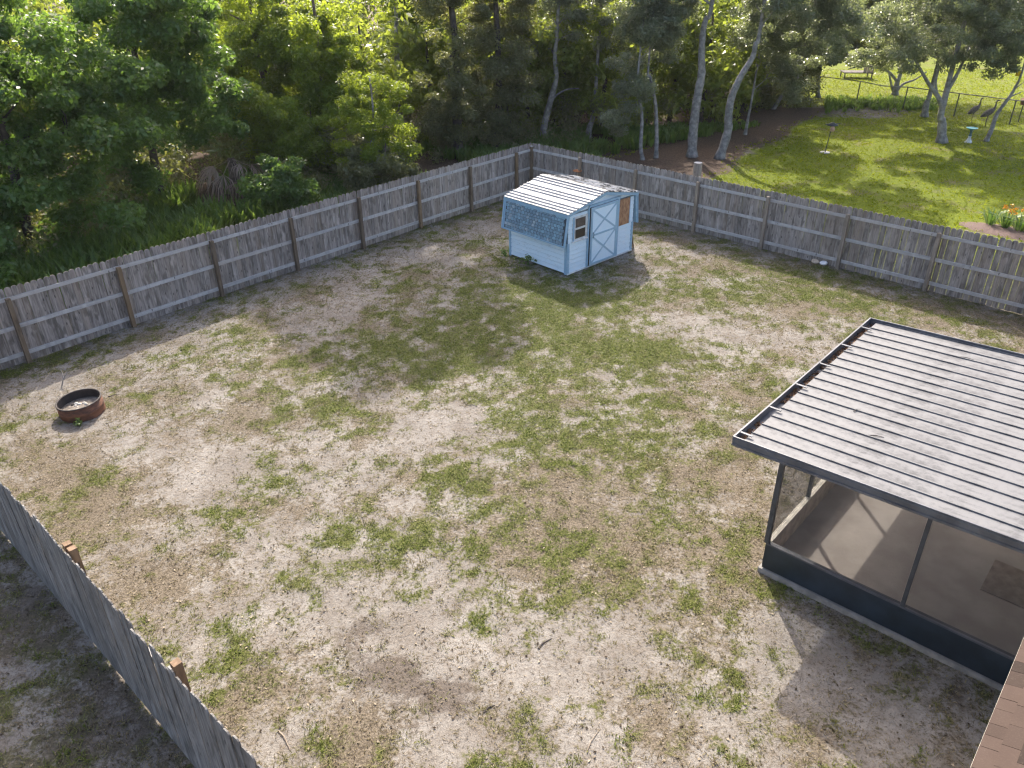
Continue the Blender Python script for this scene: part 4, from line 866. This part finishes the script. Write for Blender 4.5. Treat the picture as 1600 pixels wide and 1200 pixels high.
# bird feeder on a leaning pole
fb = G(1289, 238); fd = empty('bird_feeder', fb); tag(fd, 'bird feeder on a leaning black pole in the lawn', 'bird feeder')
tp = ATY(1301, 194, fb.y)-fb; MB().tube([(0, 0, -.05), tp*.5, tp], [.022, .02, .018], 6).build('pole', M['alu_dark'], fd)
M['feeder'] = m_simple('terracotta_feeder', (.55, .33, .24), .7); MB().lathe([(.0, -.02), (.09, 0), (.11, .1), (.07, .2), (0, .21)], 12, (tp.x-.02, tp.y-.13, tp.z-.28)).build('seed_tube', M['feeder'], fd, True)
MB().lathe([(.0, .12), (.26, .0), (.25, -.02), (0, .08)], 14, (tp.x, tp.y, tp.z-.03)).build('hood', M['alu_dark'], fd, True); MB().beam(tp+Vector((-.34, 0, -.0)), tp+Vector((.34, 0, .03)), .025, .025).build('hook_arm', M['alu_dark'], fd)
MB().lathe([(0, .02), (.22, .015), (.24, -.02)], 14).build('base_plate', M['stone'], fd)
# bird bath
bb = G(1513, 222); bt = empty('bird_bath', bb); tag(bt, 'bird bath with turquoise bowl and pale foot on the lawn', 'bird bath')
M['teal'] = m_simple('turquoise_glaze', (.10, .48, .52), .25); M['teal_dark'] = m_simple('dark_teal_glaze', (.05, .12, .13), .35)
MB().lathe([(.0, .60), (.16, .60), (.25, .645), (.255, .66), (.235, .655), (.15, .625), (0, .62)], 20).build('bowl', M['teal'], bt, True)
MB().lathe([(.0, .602), (.10, .599), (.055, .5), (.05, .38), (.07, .28)], 14).build('pedestal', M['teal_dark'], bt, True)
MB().lathe([(.071, .28), (.06, .2), (.12, .06), (.17, .0), (.17, -.03)], 14).build('foot', M['white_trim'], bt, True)
# two cranes
M['crane'] = m_simple('brown_grey_plumage', (.12, .10, .085), .9, var=.45, scale=9); M['crane_leg'] = m_simple('dark_leg', (.05, .045, .04), .8)
def crane(label, P, rz, s=1.):
    root = empty('crane', P, rz); root.scale = (s, s, s); tag(root, label, 'bird', 'cranes by the chain-link fence')
    mb = MB(); pts = [(-.46, 0, .52), (-.36, 0, .56), (-.2, 0, .64), (0, 0, .74), (.14, 0, .82), (.22, 0, .92), (.25, 0, 1.04), (.24, 0, 1.16), (.26, 0, 1.25), (.31, 0, 1.285), (.36, 0, 1.275), (.47, 0, 1.255)]
    mb.tube(smooth_path(pts, 3), list(np.interp(np.linspace(0, 11, 34), range(12), [.03, .09, .145, .155, .115, .06, .038, .032, .034, .045, .026, .006])), 10)
    for y, x0 in ((.06, .04), (-.06, -.10)): mb.tube([(.0, y, .68), (x0, y, .52), (x0-.03, y, .30), (x0, y, .02), (x0+.09, y, .0)], [.05, .022, .014, .010, .006], 6)
    mb.build('body', M['crane'], root, True); return root
c1 = G(1518, 192); c2 = G(1540, 198)
crane('long necked grey crane farther left, behind the chain-link fence', c1, .35, .95); crane('long necked grey crane beside the bent oak trunk', c2, .2, 1.)
# chain-link fence
A = G(1338, 160); B = G(1577, 194); dirc = (B-A).normalized(); A0 = A-dirc*2.6; LC = (B-A).length+7
cl = empty('chain_link_fence', A0, math.atan2(dirc.y, dirc.x)); tag(cl, 'low grey chain-link fence across the lawn', 'fence')
M['galv'] = m_simple('galvanised', (.30, .30, .29), .45, .4); M['galv_dark'] = m_simple('dark_galvanised', (.10, .10, .095), .6, .3)
s0 = 2.6; sp_ = (B-A).length/3
for k in range(6):
    s = s0+(k-1)*sp_ if k else 0.; MB().tube([(s, 0, -.1), (s, 0, 1.2)], [.035, .035], 8).build('post', M['galv_dark'], cl)
for k in range(5):
    a = s0+(k-1)*sp_ if k else 0.; c = s0+k*sp_; sag = -.1 if k == 1 else 0
    MB().tube([(a, 0, 1.18), ((a+c)/2, 0, 1.18+sag), (c, 0, 1.18)], [.026]*3, 6).build('top_rail', M['galv'] if k == 1 else M['galv_dark'], cl)
wm = MB(); LL = s0+4*sp_; s = -1.15
while s < LL:
    for dx in (1.15, -1.15):
        a, c = (s, .03), (s+dx, 1.15)
        if dx < 0: a, c = (s+1.15, .03), (s, 1.15)
        if min(a[0], c[0]) >= 0 and max(a[0], c[0]) <= LL: wm.add([(a[0]-.002, .0, a[1]), (a[0]+.002, 0, a[1]), (c[0]+.002, 0, c[1]), (c[0]-.002, 0, c[1])], [(0, 1, 2, 3)])
    s += .075
tag(wm.build('wire_mesh', M['galv_dark'], cl), kind='stuff')
# hanging feeders by the bent oak
y_ = ATY(1591, 114, 38.1); hf = empty('hanging_feeder', y_); tag(hf, 'yellow hanging feeder on the bent oak at the right edge', 'bird feeder'); M['yellow'] = m_simple('yellow_plastic', (.85, .55, .02), .4)
MB().lathe([(0, -.14), (.09, -.13), (.1, .05), (.13, .07), (.0, .15)], 12).build('feeder_body', M['yellow'], hf, True); MB().tube([(0, 0, .14), (0, 0, .45)], [.006, .006], 4).build('hanger', M['alu_dark'], hf)
rb = empty('bird_house', G(1591, 190)); tag(rb, 'small brown bird house on a post beyond the chain-link fence', 'bird house'); hz = 1.0
MB().tube([(0, 0, -.05), (0, 0, hz-.15)], [.03, .03], 6).build('post', M['galv_dark'], rb); MB().box(-.12, .12, -.1, .1, hz-.15, hz+.08).prism([(-.15, hz+.081), (.15, hz+.081), (0, hz+.2)], .26, Matrix.Translation((0, -.13, 0))).build('box', M['rust'], rb)
# wooden platform on the far lawn
wp = empty('wooden_platform', G(1337, 121), -.1); wp.scale = (.7, .7, .8); tag(wp, 'low wooden platform with upright boards on the far lawn', 'platform')
M['deckwood'] = m_wood('pinkish_boards', (.26, .19, .17), (.36, .28, .26), (.46, .37, .35), (.3, .2, .17)); MB().box(-1.4, 1.4, -.8, .8, .42, .5).build('deck', M['bark_dark'], wp)
for xx in (-1.3, 1.3):
    for yy in (-.7, .7): MB().box(xx-.05, xx+.05, yy-.05, yy+.05, -.05, .42).build('leg', M['bark_dark'], wp)
for k in range(3): MB().box(.4+k*.33, .7+k*.33, -.76, -.73, .501, 1.15).build('upright_board', M['deckwood'], wp)
# day lilies
M['mulch'] = m_simple('pink_mulch', (.15, .098, .082), .95, var=.6, scale=40)
lb_ = G(1578, 362); bed = empty('flower_bed', lb_); tag(bed, 'pinkish mulch bed under the day lilies behind the fence', 'flower bed')
mu = MB().lathe([(0, .05), (.7, .045), (1.3, .02), (1.6, -.02)], 26); o = mu.build('mulch', M['mulch'], bed, True); o.scale = (1.0, .42, 1); o.rotation_euler = (0, 0, PA)
for (u, v), lbl in zip(((1547, 352), (1570, 357), (1592, 362), (1612, 366)), ('green day lily clump at the left end of the mulch bed', 'day lily clump with orange flowers, second from the left in the bed', 'large day lily clump with orange flowers, third in the bed', 'day lily clump with orange flowers at the right edge of the picture')):
    p = G(u, v); r_ = empty('day_lily', p); tag(r_, lbl, 'flower', 'day lilies in the mulch bed')
    V, i, ci, T = blades(np.zeros((1, 3)), .62, .035, .95, 46, spread=.16); link('leaves', blade_mesh('leaves', V, i, dict(tint=T)), M['lily'], r_)
    for k in range(0 if u < 1550 else 7):
        a = random.uniform(0, 6.28); h_ = random.uniform(.6, .78); rr_ = random.uniform(.08, .3); c = np.array([[rr_*math.cos(a), rr_*math.sin(a), h_]]); nP = 6
        V, Fc, T = leaf_cards(np.repeat(c, nP, 0)+rng.normal(size=(nP, 3))*.025, rng.normal(size=(nP, 3))+[0, 0, .6], .10, .05, rng.random(nP)); fo = link('flower', npmesh('flower', V, Fc, False, dict(tint=T)), M['flower'], r_)
        MB().tube([(rr_*.3*math.cos(a), rr_*.3*math.sin(a), 0), tuple(c[0])], [.006, .004], 4, False).build('stalk', M['lily'], fo)
# rubbish by the back fence
M['bag'] = m_simple('white_plastic', (.72, .71, .70), .5, var=.15); M['tan'] = m_simple('tan_paper', (.45, .36, .27), .8)
o = link('plastic_bag', rock(.11, 91, .55), M['bag']); o.location = G(1287, 413)+Vector((0, 0, .04)); tag(o, 'crumpled white plastic bag at the foot of the back fence', 'bag')
o = link('crumpled_paper', rock(.13, 92, .4), M['tan']); o.location = G(1274, 410)+Vector((0, 0, .03)); tag(o, 'crumpled tan paper beside the white bag by the back fence', 'paper')
# sticks
def stick(label, P, rz, L, r=.012, pitch=0., mat='bark_grey', fork=False):
    root = empty('stick', P, rz); root.rotation_euler = (0, -pitch, rz); tag(root, label, 'stick'); mb = MB()
    mb.tube([(0, 0, .0), (L*.4, .02, .012), (L, 0, .0)], [r, r*.9, r*.5], 6)
    if fork: mb.tube([(L*.5, .015, .01), (L*.8, .12, .03), (L, .2, .06)], [r*.8, r*.6, r*.3], 5)
    mb.build('shaft', M[mat], root); return root
def gp(u, v, dz=.006): p = G(u, v); p.z = float(gz([p.x], [p.y])[0])+dz; return p
stick('pale forked stick poking up behind the rusty fire ring', gp(96, 603), .9, .35, .014, R(55), 'bark_grey', True)
stick('thick dark stick on the bare sand left of the porch', gp(841, 1013), .75, .26, .012, 0, 'bark_dark')
stick('thin pale stick near the bottom middle of the yard', gp(918, 1172), 1.0, .35, .006, 0, 'post_grey')
stick('short dark stick by the bottom centre of the yard', gp(756, 1112), .6, .22, .010, 0, 'bark_dark')
stick('pale stick lying beside the lower left fence', gp(434, 1140), -.9, .35, .009, 0, 'post_grey')
stick('thin dark stick right of the rusty fire ring', gp(168, 618), .3, .3, .008, 0, 'bark_dark')
# far house on the left behind the trees
nh = empty('neighbour_house', Vector((-31, 47, 0)), .5); tag(nh, 'pale grey roof of a house glimpsed through the trees, top left', 'house')
M['pale_roof'] = m_simple('pale_grey_roof', (.55, .56, .60), .6); MB().box(-5, 5, -3, 3, -.05, 2.6).build('wall', M['stucco'], nh)
MB().add([(-5.4, -3.5, 2.62), (5.4, -3.5, 2.62), (5.4, 3.5, 2.62), (-5.4, 3.5, 2.62), (-5.4, 0, 4.1), (5.4, 0, 4.1)], [(0, 1, 5, 4), (2, 3, 4, 5), (0, 4, 3), (1, 2, 5), (3, 2, 1, 0)]).build('roof', M['pale_roof'], nh)


# ================================================================== HAZE (thin, backlit air)
hz_ = NB('haze'); hz_.t.nodes.remove(hz_.b); pv = hz_.n('ShaderNodeVolumePrincipled'); pv.inputs['Density'].default_value = .00016; pv.inputs['Color'].default_value = (.95, .97, 1, 1); pv.inputs['Anisotropy'].default_value = .3
hz_.l(pv.outputs[0], hz_.out.inputs['Volume'])
o = MB().box(-245, 245, -65, 325, -1.2, 21.5).build('haze', hz_.m); tag(o, kind='stuff')
